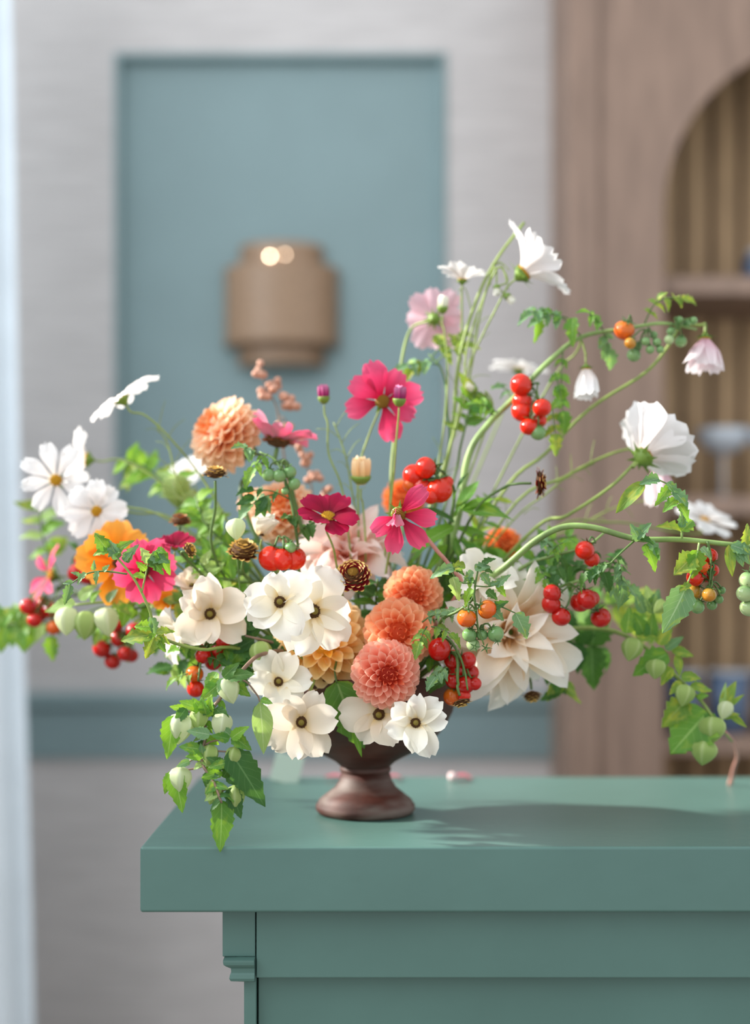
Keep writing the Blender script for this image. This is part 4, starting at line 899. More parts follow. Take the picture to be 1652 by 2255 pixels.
for (a, b_, m, k) in (((1420, 1062), (1356, 1122), 'yellow', 'l'), ((1452, 1054), (1412, 1060), 'grey', 't'), ((1470, 1062), (1500, 1092), 'grey', 't'), ((1476, 1070), (1450, 1108), 'fresh', 't'), ((1484, 1082), (1518, 1112), 'grey', 't'), ((1490, 1100), (1462, 1122), 'fresh', 't'), ((1494, 1110), (1522, 1140), 'fresh', 't'),
                      ((1400, 1186), (1430, 1150), 'grey', 't'), ((1405, 1184), (1440, 1188), 'dark', 't'), ((1408, 1190), (1392, 1156), 'grey', 't'), ((1430, 1192), (1458, 1226), 'grey', 't'), ((1420, 1198), (1452, 1250), 'fresh', 't'),
                      ((1530, 1222), (1488, 1262), 'yellow', 'w'), ((1535, 1212), (1530, 1270), 'bright', 'w'), ((1545, 1205), (1566, 1226), 'grey', 't'), ((1512, 1290), (1468, 1396), 'grey', 's'), ((1520, 1285), (1498, 1300), 'yellow', 't'),
                      ((1605, 1200), (1612, 1268), 'yellow', 'l'), ((1622, 1200), (1655, 1240), 'grey', 's'), ((1620, 1205), (1640, 1246), 'grey', 's'), ((1640, 1200), (1652, 1160), 'yellow', 't'), ((1610, 1200), (1660, 1216), 'grey', 's')):
    LV(P(*a, 1.352), P(*b_, 1.345), (pl.r.uniform(-.3, .3), -1, .5), k, m)
pl.stem(PX([(1540, 1195), (1532, 1240), (1512, 1290)], 1.352), .0011, .0008, M_stem_l, 'petiole'); pl.stem(PX([(1398, 1190), (1370, 1215), (1345, 1240)], 1.38), .0012, .0008, M_stem_d, 'petiole')
pl.compound(P(1345, 1240, 1.38), P(1300, 1262, 1.39), 'dark', 7, mpx(34, 1.38)); pl.compound(P(1360, 1230, 1.38), P(1372, 1290, 1.39), 'grey', 7, mpx(34, 1.38))

# middle right trusses
pl, pts = vine('tomato vine with two scarlet tomatoes under the arching right vine', [(1060, 1330, 1.47), (1150, 1250, 1.45), (1225, 1222, 1.43), (1290, 1204, 1.42), (1335, 1170, 1.42)], .0026, .0012, seed=4)
toms(pl, [(1288, 1212, 20, 'red'), (1304, 1232, 16, 'red')], 1.41, (1312, 1196), .008)
for (a, b_, m) in (((1225, 1222), (1196, 1190), 'grey'), ((1240, 1218), (1225, 1265), 'dark'), ((1300, 1204), (1330, 1260), 'dark'), ((1180, 1240), (1200, 1275), 'fresh'), ((1205, 1225), (1240, 1195), 'fresh')): pl.compound(P(*a, 1.43), P(*b_, 1.42), m, 5, mpx(28, 1.43))
pl, pts = vine('tomato vine with the cluster of seven red tomatoes right of the cream dahlia', [(1080, 1380, 1.48), (1170, 1320, 1.46), (1240, 1290, 1.44), (1310, 1270, 1.43), (1365, 1260, 1.43)], .0026, .0012, seed=5)
toms(pl, [(1216, 1307, 19, 'deep'), (1214, 1330, 20, 'deep'), (1236, 1358, 20, 'deep'), (1278, 1326, 21, 'deep'), (1292, 1320, 22, 'deep'), (1323, 1360, 21, 'deep'), (1304, 1318, 16, 'deep')], 1.42, (1268, 1292), .016)
for (a, b_, m) in (((1300, 1275), (1270, 1245), 'dark'), ((1320, 1270), (1350, 1300), 'grey'), ((1350, 1262), (1385, 1290), 'grey'), ((1240, 1290), (1200, 1260), 'dark'), ((1340, 1265), (1356, 1225), 'dark'), ((1200, 1310), (1180, 1285), 'fresh')): pl.compound(P(*a, 1.44), P(*b_, 1.44), m, 7, mpx(30, 1.43))

# centre vine behind the pink cosmos
pl, pts = vine('tomato vine with red tomatoes behind the drooping pink cosmos', [(960, 1280, 1.5), (990, 1160, 1.48), (1000, 1080, 1.47), (975, 1040, 1.46), (950, 1022, 1.46)], .0026, .0012, M_stem_d, seed=6)
toms(pl, [(912, 1048, 24, 'red'), (938, 1030, 22, 'red'), (932, 1072, 24, 'red'), (968, 1080, 27, 'red'), (902, 1068, 14, 'orange'), (948, 1094, 16, 'red'), (984, 1062, 14, 'red')], 1.445, (962, 1046), .012)
for (a, b_, m, k) in (((1010, 1120), (1130, 1125), 'fresh', 'l'), ((1010, 1125), (1090, 1085), 'bright', 'l'), ((1005, 1130), (1050, 1050), 'fresh', 'l'), ((1000, 1150), (940, 1110), 'dark', 'l'), ((1000, 1160), (905, 1200), 'bright', 'l'), ((1005, 1165), (1100, 1175), 'bright', 'l'), ((1000, 1100), (1016, 1040), 'dark', 'l'), ((985, 1170), (890, 1230), 'fresh', 'l'), ((1000, 1185), (1020, 1250), 'fresh', 'l'), ((985, 1200), (930, 1262), 'bright', 'l'), ((1010, 1190), (1090, 1230), 'fresh', 'l'), ((1000, 1140), (1020, 1100), 'bright', 'l')):
    pl.leaf(P(*a, 1.47), P(*b_, 1.47 + pl.r.uniform(-.03, .02)), (pl.r.uniform(-.3, .3), -.6, .8), k, m)

# front sprig with two orange tomatoes
pl, pts = vine('front tomato sprig with two orange tomatoes over the cream dahlia', [(950, 1440, 1.42), (970, 1370, 1.37), (1010, 1345, 1.345), (1040, 1320, 1.335), (1048, 1280, 1.332), (1056, 1240, 1.332)], .0018, .0009, M_stem_d, seed=7)
pl.stem(PX([(1043, 1300), (1049, 1350), (1054, 1385), (1066, 1420)], 1.332), .0012, .0007, M_stem_d, 'truss_stem')
toms(pl, [(1073, 1342, 20, 'orange'), (1028, 1361, 20, 'orange')], 1.333, (1050, 1352), .002)
toms(pl, [(1092, 1396, 17, 'green'), (1034, 1398, 15, 'green'), (1042, 1420, 14, 'pale'), (1062, 1398, 12, 'green')], 1.338, (1055, 1390), .004)
pl.add('calyx', _mesh['calyx'], T(P(1070, 1427, 1.33)) @ face_frame((0.1, -.9, -.3)) @ S(.007)); pl.add('calyx', _mesh['calyx'], T(P(1046, 1424, 1.33)) @ face_frame((-.1, -.9, -.2)) @ S(.007)); pl.add('calyx', _mesh['calyx'], T(P(1096, 1412, 1.33)) @ face_frame((.4, -.8, -.2)) @ S(.006))
for (a, b_, m) in (((1025, 1245), (985, 1252), 'yellow'), ((1045, 1252), (1080, 1246), 'grey'), ((1052, 1244), (1086, 1258), 'dark'), ((1040, 1256), (1022, 1282), 'grey'), ((1040, 1270), (1030, 1296), 'fresh'), ((1060, 1262), (1082, 1290), 'grey'), ((1046, 1284), (1026, 1270), 'grey'), ((1000, 1250), (948, 1262), 'grey'), ((998, 1270), (1010, 1322), 'pale'), ((1040, 1296), (1018, 1330), 'bright'), ((1094, 1290), (1116, 1312), 'bright'), ((1080, 1288), (1100, 1280), 'grey'), ((1084, 1340), (1118, 1322), 'dark'), ((1084, 1342), (1110, 1366), 'grey'), ((1135, 1350), (1165, 1405), 'grey'), ((1092, 1292), (1120, 1262), 'grey'), ((1072, 1300), (1096, 1320), 'dark'), ((1062, 1242), (1088, 1226), 'dark'), ((1000, 1250), (1024, 1262), 'dark')):
    pl.leaf(P(*a, 1.331), P(*b_, 1.328), (pl.r.uniform(-.4, .4), -1, .4), 't', m, w=.9)
pl.stem(PX([(1044, 1290), (1075, 1292), (1092, 1288)], 1.331), .0007, .0006, M_stem_d, 'petiole'); pl.stem(PX([(1056, 1340), (1100, 1336), (1135, 1350)], 1.333), .0008, .0006, M_stem_d, 'petiole'); pl.stem(PX([(1046, 1280), (1020, 1284), (1000, 1268), (998, 1250)], 1.331), .0008, .0006, M_stem_d, 'petiole')

# low red cluster by the urn
pl, pts = vine('tomato truss of deep red tomatoes at the right rim of the urn', [(930, 1440, 1.42), (980, 1405, 1.39), (1010, 1440, 1.38), (1024, 1480, 1.375), (1030, 1520, 1.37)], .0018, .0009, M_stem_d, seed=8)
toms(pl, [(968, 1430, 24, 'deep'), (998, 1452, 20, 'deep'), (1030, 1454, 18, 'deep'), (1010, 1474, 20, 'deep'), (1036, 1482, 18, 'deep'), (1000, 1498, 18, 'deep'), (1026, 1508, 19, 'deep'), (1046, 1506, 14, 'deep'), (998, 1534, 20, 'orange'), (1022, 1532, 14, 'red')], 1.395, (1022, 1470), .012)
for (a, b_, m) in (((930, 1370), (970, 1352), 'grey'), ((940, 1380), (925, 1412), 'fresh'), ((950, 1380), (990, 1395), 'fresh'), ((960, 1365), (1000, 1345), 'grey'), ((985, 1470), (960, 1490), 'grey')): pl.compound(P(*a, 1.37), P(*b_, 1.36), m, 5, mpx(26, 1.37))

# centre left truss
pl, pts = vine('tomato vine with red and green tomatoes below the pink rayed zinnia', [(670, 1300, 1.46), (655, 1190, 1.43), (640, 1100, 1.43), (612, 1020, 1.44), (572, 995, 1.45)], .0022, .0010, M_stem_d, seed=9)
toms(pl, [(598, 1230, 27, 'red'), (622, 1232, 24, 'red'), (648, 1230, 25, 'red'), (640, 1206, 12, 'green')], 1.405, (620, 1186), .006)
toms(pl, [(592, 1046, 14, 'green'), (615, 1048, 14, 'green'), (638, 1040, 14, 'green'), (648, 1066, 13, 'green'), (628, 1082, 8, 'green')], 1.43, (620, 1020), .004)
for (a, b_, m) in (((640, 1100), (560, 1080), 'dark'), ((600, 1090), (556, 1110), 'grey'), ((560, 1000), (540, 985), 'grey'), ((590, 1000), (560, 1030), 'fresh'), ((655, 1180), (690, 1150), 'dark'), ((650, 1160), (640, 1140), 'dark')): pl.compound(P(*a, 1.43), P(*b_, 1.42), m, 5, mpx(34, 1.42))
for (a, b_) in (((585, 1095), (562, 1138)), ((575, 1098), (582, 1136)), ((560, 1092), (520, 1112))): pl.leaf(P(*a, 1.42), P(*b_, 1.415), (0, -1, .3), 's', 'dark')

# lower left truss
pl, pts = vine('tomato truss with one orange and several red tomatoes below the cream ranunculus', [(600, 1420, 1.45), (520, 1390, 1.43), (470, 1405, 1.42), (445, 1450, 1.41), (436, 1500, 1.40)], .0020, .0010, M_stem_d, seed=10)
toms(pl, [(429, 1484, 18, 'orange'), (431, 1517, 18, 'red'), (455, 1418, 20, 'deep'), (480, 1432, 20, 'deep'), (448, 1444, 17, 'deep'), (470, 1458, 18, 'deep'), (492, 1412, 16, 'deep'), (466, 1398, 16, 'deep')], 1.42, (450, 1440), .014)
leafy(pl, pts[1:], 4, mpx(36, 1.42), ['dark', 'fresh'])

# left vines
pl, pts = vine('tomato vine with red tomatoes at the far left in front of the curtain', [(600, 1330, 1.5), (450, 1320, 1.52), (300, 1310, 1.56), (170, 1310, 1.60), (70, 1330, 1.62)], .0026, .0014, M_stem_d, seed=11)
toms(pl, [(62, 1336, 17, 'deep'), (84, 1352, 19, 'deep'), (112, 1344, 18, 'deep'), (76, 1366, 15, 'deep'), (118, 1382, 15, 'orange'), (98, 1330, 15, 'deep')], 1.6, (95, 1318), .014)
toms(pl, [(186, 1232, 20, 'deep'), (168, 1262, 18, 'deep'), (192, 1268, 18, 'deep')], 1.58, (200, 1300), .01)
for (a, b_, m) in (((150, 1312), (120, 1270), 'dark'), ((220, 1310), (170, 1210), 'dark'), ((60, 1332), (30, 1350), 'fresh'), ((120, 1320), (115, 1400), 'fresh')): pl.compound(P(*a, 1.6), P(*b_, 1.6), m, 5, mpx(34, 1.6))
pl, pts = vine('tomato vine with red tomatoes hanging below the pale green lanterns', [(600, 1370, 1.5), (460, 1380, 1.53), (350, 1375, 1.56), (290, 1390, 1.57), (250, 1420, 1.57)], .0022, .0010, M_stem_d, seed=12)
toms(pl, [(224, 1428, 19, 'deep'), (248, 1456, 17, 'deep'), (262, 1406, 18, 'deep'), (296, 1390, 17, 'deep'), (276, 1440, 16, 'deep'), (290, 1444, 14, 'deep'), (256, 1378, 14, 'deep')], 1.56, (270, 1412), .012)
leafy(pl, pts[1:], 4, mpx(34, 1.55), ['fresh', 'yellow'])

# in focus shoot on the left
pl, pts = vine('young tomato shoot reaching left in front of the orange flower', [(560, 1440, 1.42), (440, 1430, 1.38), (352, 1400, 1.36), (328, 1340, 1.352), (300, 1282, 1.35), (268, 1240, 1.35), (236, 1208, 1.35)], .0020, .0010, M_stem, seed=13)
pl.stem(PX([(280, 1264), (230, 1258), (190, 1264), (150, 1290)], 1.35), .0010, .0006, M_stem_d, 'shoot'); pl.stem(PX([(312, 1306), (322, 1260), (330, 1226), (350, 1208)], 1.35), .0010, .0006, M_stem, 'shoot')
for (a, b_, m) in (((236, 1210), (208, 1174), 'fresh'), ((240, 1212), (204, 1216), 'fresh'), ((250, 1222), (282, 1184), 'fresh'), ((262, 1230), (236, 1190), 'grey'), ((215, 1258), (208, 1284), 'grey'), ((205, 1256), (208, 1238), 'grey'), ((190, 1262), (166, 1282), 'grey'), ((176, 1268), (160, 1258), 'grey'), ((155, 1288), (142, 1330), 'grey'), ((160, 1282), (140, 1282), 'grey'), ((228, 1258), (238, 1244), 'grey'),
                   ((276, 1238), (296, 1200), 'grey'), ((272, 1236), (288, 1214), 'grey'), ((326, 1240), (312, 1205), 'pale'), ((330, 1228), (356, 1262), 'dark'), ((332, 1224), (372, 1236), 'grey'), ((345, 1212), (378, 1258), 'fresh'), ((346, 1210), (366, 1216), 'bright'), ((318, 1270), (290, 1262), 'bright'), ((322, 1255), (300, 1238), 'bright'),
                   ((334, 1360), (345, 1400), 'grey'), ((335, 1380), (296, 1378), 'bright'), ((340, 1396), (322, 1412), 'bright'), ((336, 1398), (264, 1404), 'yellow'), ((345, 1400), (372, 1412), 'yellow'), ((345, 1392), (378, 1386), 'yellow'), ((340, 1402), (320, 1450), 'yellow'), ((350, 1404), (362, 1436), 'fresh')):
    pl.leaf(P(*a, 1.349), P(*b_, 1.345), (pl.r.uniform(-.5, .5), -1, .4), 't', m)

# ================================================================== LANTERN (HUSK) BRANCHES
def lantern(label, path, seed, r0=.0024, r1=.0012, mat=None):
    return vine(label, path, r0, r1, mat or M_stem_p, seed, 'lantern_branch', 'lantern branch', 'green lantern branches')
pl, pts = lantern('green lantern branch drooping over the worktop corner at lower left', [(660, 1450, 1.43), (580, 1440, 1.38), (530, 1480, 1.345), (497, 1522, 1.335), (456, 1580, 1.33), (452, 1625, 1.328), (446, 1680, 1.322), (470, 1720, 1.315), (488, 1768, 1.308)], 21)
for (a, b_, w, c) in (((497, 1492), (514, 1550), .82, 'pale'), ((402, 1570), (392, 1640), .86, 'pale'), ((398, 1688), (396, 1752), .82, 'pale'), ((492, 1570), (484, 1628), .8, 'pale'), ((466, 1640), (456, 1690), .8, 'green'), ((520, 1645), (508, 1690), .8, 'green'), ((478, 1722), (462, 1772), .8, 'green'), ((520, 1728), (518, 1790), .7, 'green'), ((440, 1560), (436, 1612), .8, 'green')):
    pl.husk(P(*a, 1.328), P(*b_, 1.322), w, c)
for (path) in ([(456, 1578), (436, 1572), (410, 1566)], [(452, 1640), (470, 1632), (505, 1628)], [(456, 1650), (480, 1654), (505, 1656)], [(446, 1682), (440, 1690), (400, 1697), (385, 1697)], [(446, 1682), (430, 1672), (418, 1676)], [(480, 1745), (500, 1738), (520, 1735)], [(497, 1520), (535, 1498), (566, 1530), (572, 1545)]):
    pl.stem(PX(path, 1.325), .0010, .0008, M_stem_p, 'petiole')
for (a, b_, m, k, dz) in (((505, 1652), (588, 1774), 'dark', 's', 0), ((488, 1762), (489, 1877), 'fresh', 's', -.004), ((383, 1575), (368, 1672), 'bright', 's', 0), ((384, 1696), (402, 1790), 'bright', 's', 0), ((382, 1700), (360, 1745), 'bright', 's', .004), ((572, 1545), (586, 1660), 'pale', 'l', 0), ((574, 1540), (600, 1548), 'fresh', 's', 0), ((568, 1555), (560, 1580), 'grey', 's', .01),
                         ((410, 1562), (374, 1556), 'bright', 's', 0), ((410, 1560), (385, 1592), 'dark', 's', -.003), ((440, 1560), (396, 1545), 'fresh', 's', 0), ((450, 1575), (428, 1540), 'bright', 's', 0), ((455, 1575), (442, 1540), 'fresh', 's', -.004), ((456, 1578), (460, 1535), 'bright', 's', 0), ((470, 1550), (450, 1572), 'dark', 's', 0), ((475, 1560), (505, 1590), 'dark', 's', .004),
                         ((462, 1618), (416, 1608), 'grey', 's', -.006), ((505, 1628), (470, 1618), 'fresh', 's', -.004), ((510, 1622), (484, 1600), 'grey', 's', 0), ((510, 1626), (540, 1600), 'bright', 's', -.004), ((512, 1620), (550, 1650), 'fresh', 's', 0), ((440, 1650), (398, 1642), 'fresh', 's', -.004), ((445, 1665), (412, 1664), 'bright', 's', -.004), ((418, 1676), (390, 1688), 'grey', 's', 0), ((450, 1670), (440, 1640), 'grey', 's', 0),
                         ((498, 1690), (460, 1668), 'dark', 's', -.003), ((498, 1680), (462, 1688), 'fresh', 's', -.006), ((490, 1700), (444, 1714), 'bright', 's', -.004), ((492, 1712), (505, 1690), 'dark', 's', 0), ((500, 1710), (520, 1728), 'dark', 's', 0), ((484, 1722), (452, 1748), 'fresh', 's', -.006), ((482, 1740), (452, 1764), 'pale', 's', -.006), ((505, 1735), (534, 1800), 'dark', 's', 0), ((500, 1740), (516, 1766), 'fresh', 's', 0), ((484, 1755), (462, 1740), 'fresh', 's', 0),
                         ((492, 1492), (520, 1462), 'dark', 's', -.004), ((500, 1490), (560, 1482), 'dark', 's', -.004), ((494, 1494), (478, 1520), 'grey', 's', 0), ((490, 1500), (440, 1540), 'fresh', 's', .015), ((510, 1505), (548, 1530), 'fresh', 's', .01), ((478, 1480), (448, 1530), 'fresh', 's', .02)):
    pl.leaf(P(*a, 1.322 + dz), P(*b_, 1.314 + dz), (pl.r.uniform(-.4, .4), -1, .35), k, m, 2 if abs(a[1] - b_[1]) > 80 else None)
leafy(pl, pts[3:], 22, mpx(30, 1.32), ['fresh', 'bright', 'dark', 'pale'], 's', .05, 1.0, False)

pl, pts = lantern('branch of three pale green lanterns at left below the orange flower', [(600, 1400, 1.48), (420, 1350, 1.48), (320, 1330, 1.48), (235, 1326, 1.48), (165, 1332, 1.48)], 22, mat=M_stem)
for (a, b_, w, c) in (((150, 1336), (146, 1400), .84, 'pale'), ((190, 1345), (186, 1410), .84, 'green'), ((230, 1338), (240, 1402), .84, 'pale')): pl.husk(P(*a, 1.475), P(*b_, 1.47), w, c)
for (a, b_, m) in (((165, 1325), (98, 1346), 'pale'), ((175, 1320), (205, 1286), 'pale'), ((200, 1325), (215, 1298), 'bright'), ((235, 1325), (255, 1295), 'grey'), ((250, 1326), (290, 1350), 'yellow'), ((280, 1328), (270, 1380), 'bright'), ((300, 1330), (335, 1310), 'fresh'), ((330, 1335), (370, 1322), 'yellow')): pl.leaf(P(*a, 1.475), P(*b_, 1.47), (pl.r.uniform(-.4, .4), -1, .6), 's', m)

pl, pts = lantern('green lantern branch arching down to the worktop on the right', [(1050, 1400, 1.5), (1180, 1392, 1.5), (1320, 1384, 1.5), (1410, 1418, 1.49), (1490, 1490, 1.48), (1545, 1545, 1.47), (1578, 1590, 1.465), (1612, 1632, 1.52)], 23, .0032, .0014, M_stem)
pl.stem([P(1595, 1608, 1.48), P(1618, 1638, 1.56), P(1624, 1668, 1.62), P(1617, 1690, 1.655), P(1612, 1712, 1.68), Vector((P(1612, 1712, 1.68).x, 1.69, TZ + .001))], .0016, .0028, M_pink_stem, 'drooping_tip')
for (a, b_, w, c) in (((1398, 1405), (1384, 1456), .9, 'green'), ((1448, 1452), (1442, 1496), 1.0, 'green'), ((1512, 1508), (1502, 1556), .9, 'green'), ((1572, 1578), (1568, 1638), 1.0, 'green'), ((1556, 1630), (1546, 1686), 1.05, 'green'), ((1466, 1325), (1440, 1350), .8, 'green'), ((1605, 1545), (1590, 1585), .8, 'pale')): pl.husk(P(*a, 1.46), P(*b_, 1.455), w, c)
for (a, b_, m, k) in (((1560, 1568), (1476, 1658), 'fresh', 'w'), ((1555, 1570), (1590, 1620), 'fresh', 's'), ((1512, 1540), (1462, 1600), 'yellow', 'w'), ((1500, 1500), (1475, 1530), 'yellow', 's'), ((1470, 1440), (1395, 1478), 'fresh', 'w'), ((1465, 1430), (1505, 1400), 'grey', 's'), ((1480, 1432), (1530, 1440), 'yellow', 's'), ((1480, 1470), (1455, 1505), 'yellow', 's'), ((1500, 1490), (1545, 1490), 'yellow', 's'), ((1520, 1510), (1570, 1520), 'yellow', 's'), ((1535, 1535), (1560, 1530), 'fresh', 's'), ((1490, 1440), (1500, 1490), 'yellow', 'l'),
                      ((1450, 1420), (1480, 1370), 'yellow', 's'), ((1430, 1410), (1440, 1350), 'fresh', 's'), ((1420, 1400), (1400, 1350), 'fresh', 's'), ((1380, 1395), (1390, 1340), 'fresh', 's'), ((1400, 1400), (1460, 1390), 'yellow', 's'), ((1440, 1350), (1425, 1290), 'pale', 's'), ((1430, 1350), (1455, 1300), 'grey', 's'), ((1420, 1350), (1400, 1300), 'grey', 's'),
                      ((1590, 1560), (1620, 1500), 'yellow', 'l'), ((1588, 1560), (1600, 1505), 'pale', 'l'), ((1592, 1562), (1640, 1530), 'yellow', 'l'), ((1585, 1580), (1630, 1570), 'yellow', 'l'), ((1600, 1570), (1650, 1600), 'yellow', 'l')):
    pl.leaf(P(*a, 1.465), P(*b_, 1.46), (pl.r.uniform(-.4, .4), -1, .5), k, m)

pl, pts = lantern('plump green lanterns behind the dark brown zinnia at left', [(560, 1300, 1.54), (450, 1180, 1.58), (400, 1100, 1.6), (385, 1045, 1.6)], 24, mat=M_stem)
for (a, b_, w, c) in (((388, 1045), (392, 1120), .85, 'green'), ((415, 1075), (418, 1130), .85, 'green'), ((442, 1100), (440, 1150), .8, 'deep')): pl.husk(P(*a, 1.59), P(*b_, 1.59), w, c)
leafy(pl, pts, 12, mpx(52, 1.58), ['bright', 'fresh', 'pale'], 's', .3, 1.0, False, .4)
pl, pts = lantern('pale lanterns among dark leaves between the cream and largest white ranunculus', [(680, 1440, 1.46), (620, 1420, 1.42), (572, 1408, 1.40), (540, 1400, 1.40)], 25)
for (a, b_, w, c) in (((572, 1412), (580, 1472), .85, 'green'), ((520, 1142), (521, 1190), .9, 'pale')): pl.husk(P(*a, 1.395), P(*b_, 1.39), w, c)
pl.stem(PX([(540, 1400), (525, 1260), (520, 1142)], 1.42), .001, .0008, M_stem_d, 'petiole')
for (a, b_, m) in (((560, 1408), (500, 1440), 'dark'), ((575, 1405), (622, 1450), 'dark'), ((560, 1405), (540, 1350), 'dark'), ((550, 1400), (505, 1380), 'dark'), ((590, 1412), (620, 1480), 'fresh'), ((560, 1420), (520, 1470), 'dark'), ((545, 1395), (560, 1330), 'dark'), ((530, 1385), (500, 1330), 'dark'), ((540, 1380), (580, 1370), 'dark'), ((545, 1410), (500, 1470), 'fresh'), ((600, 1420), (640, 1490), 'dark')): pl.leaf(P(*a, 1.41), P(*b_, 1.405), (pl.r.uniform(-.4, .4), -1, .5), 's', m)

# ================================================================== FILLER FOLIAGE
def sprig(label, path, n, size, mats, kind='s', seed=1, d=None, comp=False, start=.2, r0=.0018, upb=0.0, mat=None, fan=1.0):
    pl = Plant('leafy_sprig', label, 'leafy sprig', None, 'leafy sprigs filling the bouquet', seed); pts = PX(path, d)
    pl.stem([pl.base] + pts, r0, .001, mat or M_stem_d)
    leafy(pl, pts, n, mpx(size, pts[-1].y), mats, kind, start, fan, comp, upb)
    return pl
sprig('leafy sprig of dark leaves low behind the cream dahlia', [(1120, 1400, 1.52), (1230, 1410, 1.53), (1340, 1430, 1.54)], 12, 84, ['dark', 'dark', 'fresh'], 'w', 31)
sprig('leafy sprig with yellowing leaves under the cream dahlia at right', [(1120, 1430, 1.5), (1200, 1460, 1.5), (1240, 1490, 1.5), (1245, 1530, 1.5)], 9, 56, ['yellow', 'fresh', 'dark'], 's', 32)
sprig('leafy sprig behind the seven red tomatoes reaching to the right', [(1150, 1340, 1.58), (1300, 1330, 1.62), (1400, 1340, 1.64), (1450, 1380, 1.64)], 14, 62, ['fresh', 'grey', 'yellow'], 's', 33)
sprig('leafy sprig above the coral dahlias with long bright leaves', [(940, 1300, 1.5), (1000, 1230, 1.51), (1090, 1200, 1.53)], 12, 80, ['bright', 'fresh'], 'l', 34, upb=.3)
sprig('dark leafy sprig between the zinnia and the coral dahlias', [(830, 1380, 1.47), (828, 1320, 1.45), (832, 1275, 1.44)], 9, 60, ['dark', 'dark', 'fresh'], 's', 35)
sprig('leafy sprig of yellow green leaves over the far left pink cosmos', [(300, 1330, 1.62), (160, 1300, 1.66), (112, 1230, 1.68), (92, 1170, 1.68), (88, 1110, 1.68)], 9, 56, ['yellow', 'bright', 'pale'], 's', 36, start=.45)
sprig('leafy sprig of pale leaves leaving the left edge of the frame', [(300, 1350, 1.62), (150, 1370, 1.64), (60, 1372, 1.65), (0, 1380, 1.65)], 10, 70, ['pale', 'yellow', 'fresh'], 's', 37, start=.5)
sprig('leafy sprig with yellow green leaves behind the edge on white cosmos', [(480, 1180, 1.6), (380, 1080, 1.64), (320, 1030, 1.65), (270, 1010, 1.65)], 9, 64, ['yellow', 'bright'], 's', 38, start=.4)
sprig('tomato leaf sprig hanging beside the tall pale stems', [(975, 1050, 1.52), (985, 900, 1.53), (975, 820, 1.54), (945, 780, 1.55)], 4, 46, ['fresh', 'grey', 'yellow'], 't', 39, comp=True, start=.75)
sprig('yellow green leaf sprig around the foot of the tall stems', [(985, 1100, 1.52), (1015, 980, 1.52), (1035, 900, 1.52), (1050, 860, 1.52)], 10, 52, ['bright', 'yellow', 'fresh'], 's', 40, start=.45, upb=.1)
sprig('leafy sprig under the largest white ranunculus beside the urn', [(680, 1460, 1.44), (600, 1450, 1.42), (560, 1470, 1.41), (545, 1510, 1.4)], 8, 60, ['fresh', 'dark'], 's', 41)
sprig('leafy sprig at the lower left behind the tomato truss', [(560, 1420, 1.48), (450, 1440, 1.48), (390, 1460, 1.48), (370, 1485, 1.48)], 10, 50, ['fresh', 'dark', 'pale'], 's', 42)
sprig('green sprig behind the yellow brown zinnia', [(600, 1320, 1.5), (520, 1260, 1.48), (460, 1230, 1.47), (400, 1240, 1.46)], 14, 54, ['fresh', 'bright', 'dark'], 's', 43)
sprig('green sprig around the stem of the dark brown zinnia', [(600, 1300, 1.54), (540, 1220, 1.54), (470, 1160, 1.54), (440, 1120, 1.54)], 14, 50, ['fresh', 'bright'], 's', 44)
sprig('dark leafy sprig filling the middle behind the crimson cosmos', [(790, 1340, 1.56), (740, 1240, 1.58), (700, 1180, 1.6)], 10, 60, ['dark', 'fresh'], 's', 45)
sprig('leafy sprig behind the coral dahlias and cream dahlia', [(900, 1400, 1.5), (960, 1330, 1.5), (1000, 1290, 1.5)], 12, 70, ['dark', 'fresh'], 's', 46)
sprig('leafy sprig reaching right under the arching vine', [(1030, 1300, 1.5), (1120, 1270, 1.48), (1200, 1250, 1.48), (1260, 1240, 1.48)], 12, 56, ['fresh', 'dark', 'grey'], 's', 47)
sprig('leafy sprig around the cream pair of ranunculus', [(640, 1380, 1.48), (520, 1330, 1.47), (430, 1320, 1.46), (380, 1330, 1.46)], 12, 56, ['fresh', 'dark', 'yellow'], 's', 48)
sprig('dark leafy sprig against the right rim of the urn', [(880, 1440, 1.44), (930, 1440, 1.42), (965, 1460, 1.41), (985, 1500, 1.40)], 8, 44, ['dark', 'fresh'], 's', 49)
sprig('bright leafy sprig between the rusty zinnia and the dark brown zinnia stem', [(580, 1290, 1.5), (500, 1200, 1.5), (450, 1150, 1.5), (430, 1090, 1.52)], 16, 44, ['bright', 'pale', 'fresh'], 's', 81, upb=.3)
sprig('pale leafy sprig beside the yellow brown zinnia and cream ranunculus', [(600, 1320, 1.46), (520, 1280, 1.45), (470, 1270, 1.44), (440, 1240, 1.44)], 14, 44, ['bright', 'pale', 'yellow'], 's', 82)
sprig('bright leafy sprig rising between the drooping pink cosmos and right vine', [(960, 1300, 1.5), (1020, 1220, 1.5), (1060, 1150, 1.51), (1090, 1090, 1.52)], 16, 46, ['bright', 'fresh', 'yellow'], 'l', 83, upb=.35)
sprig('fresh leafy sprig along the underside of the arching right vine', [(1060, 1300, 1.5), (1140, 1220, 1.5), (1210, 1190, 1.5), (1270, 1180, 1.5)], 12, 40, ['fresh', 'bright', 'yellow'], 's', 84)
sprig('green leafy sprig behind the low cluster of deep red tomatoes', [(930, 1400, 1.46), (990, 1390, 1.46), (1040, 1400, 1.46)], 10, 46, ['fresh', 'dark'], 's', 85)
sprig('bright leafy sprig over the pale lanterns at left', [(480, 1360, 1.5), (380, 1320, 1.5), (300, 1340, 1.5), (250, 1320, 1.5)], 14, 40, ['bright', 'yellow', 'fresh'], 's', 86)
pl = Plant('leafy_sprig', 'single broad green leaf hanging down the front of the urn', 'leafy sprig', None, 'leafy sprigs filling the bouquet', 50)
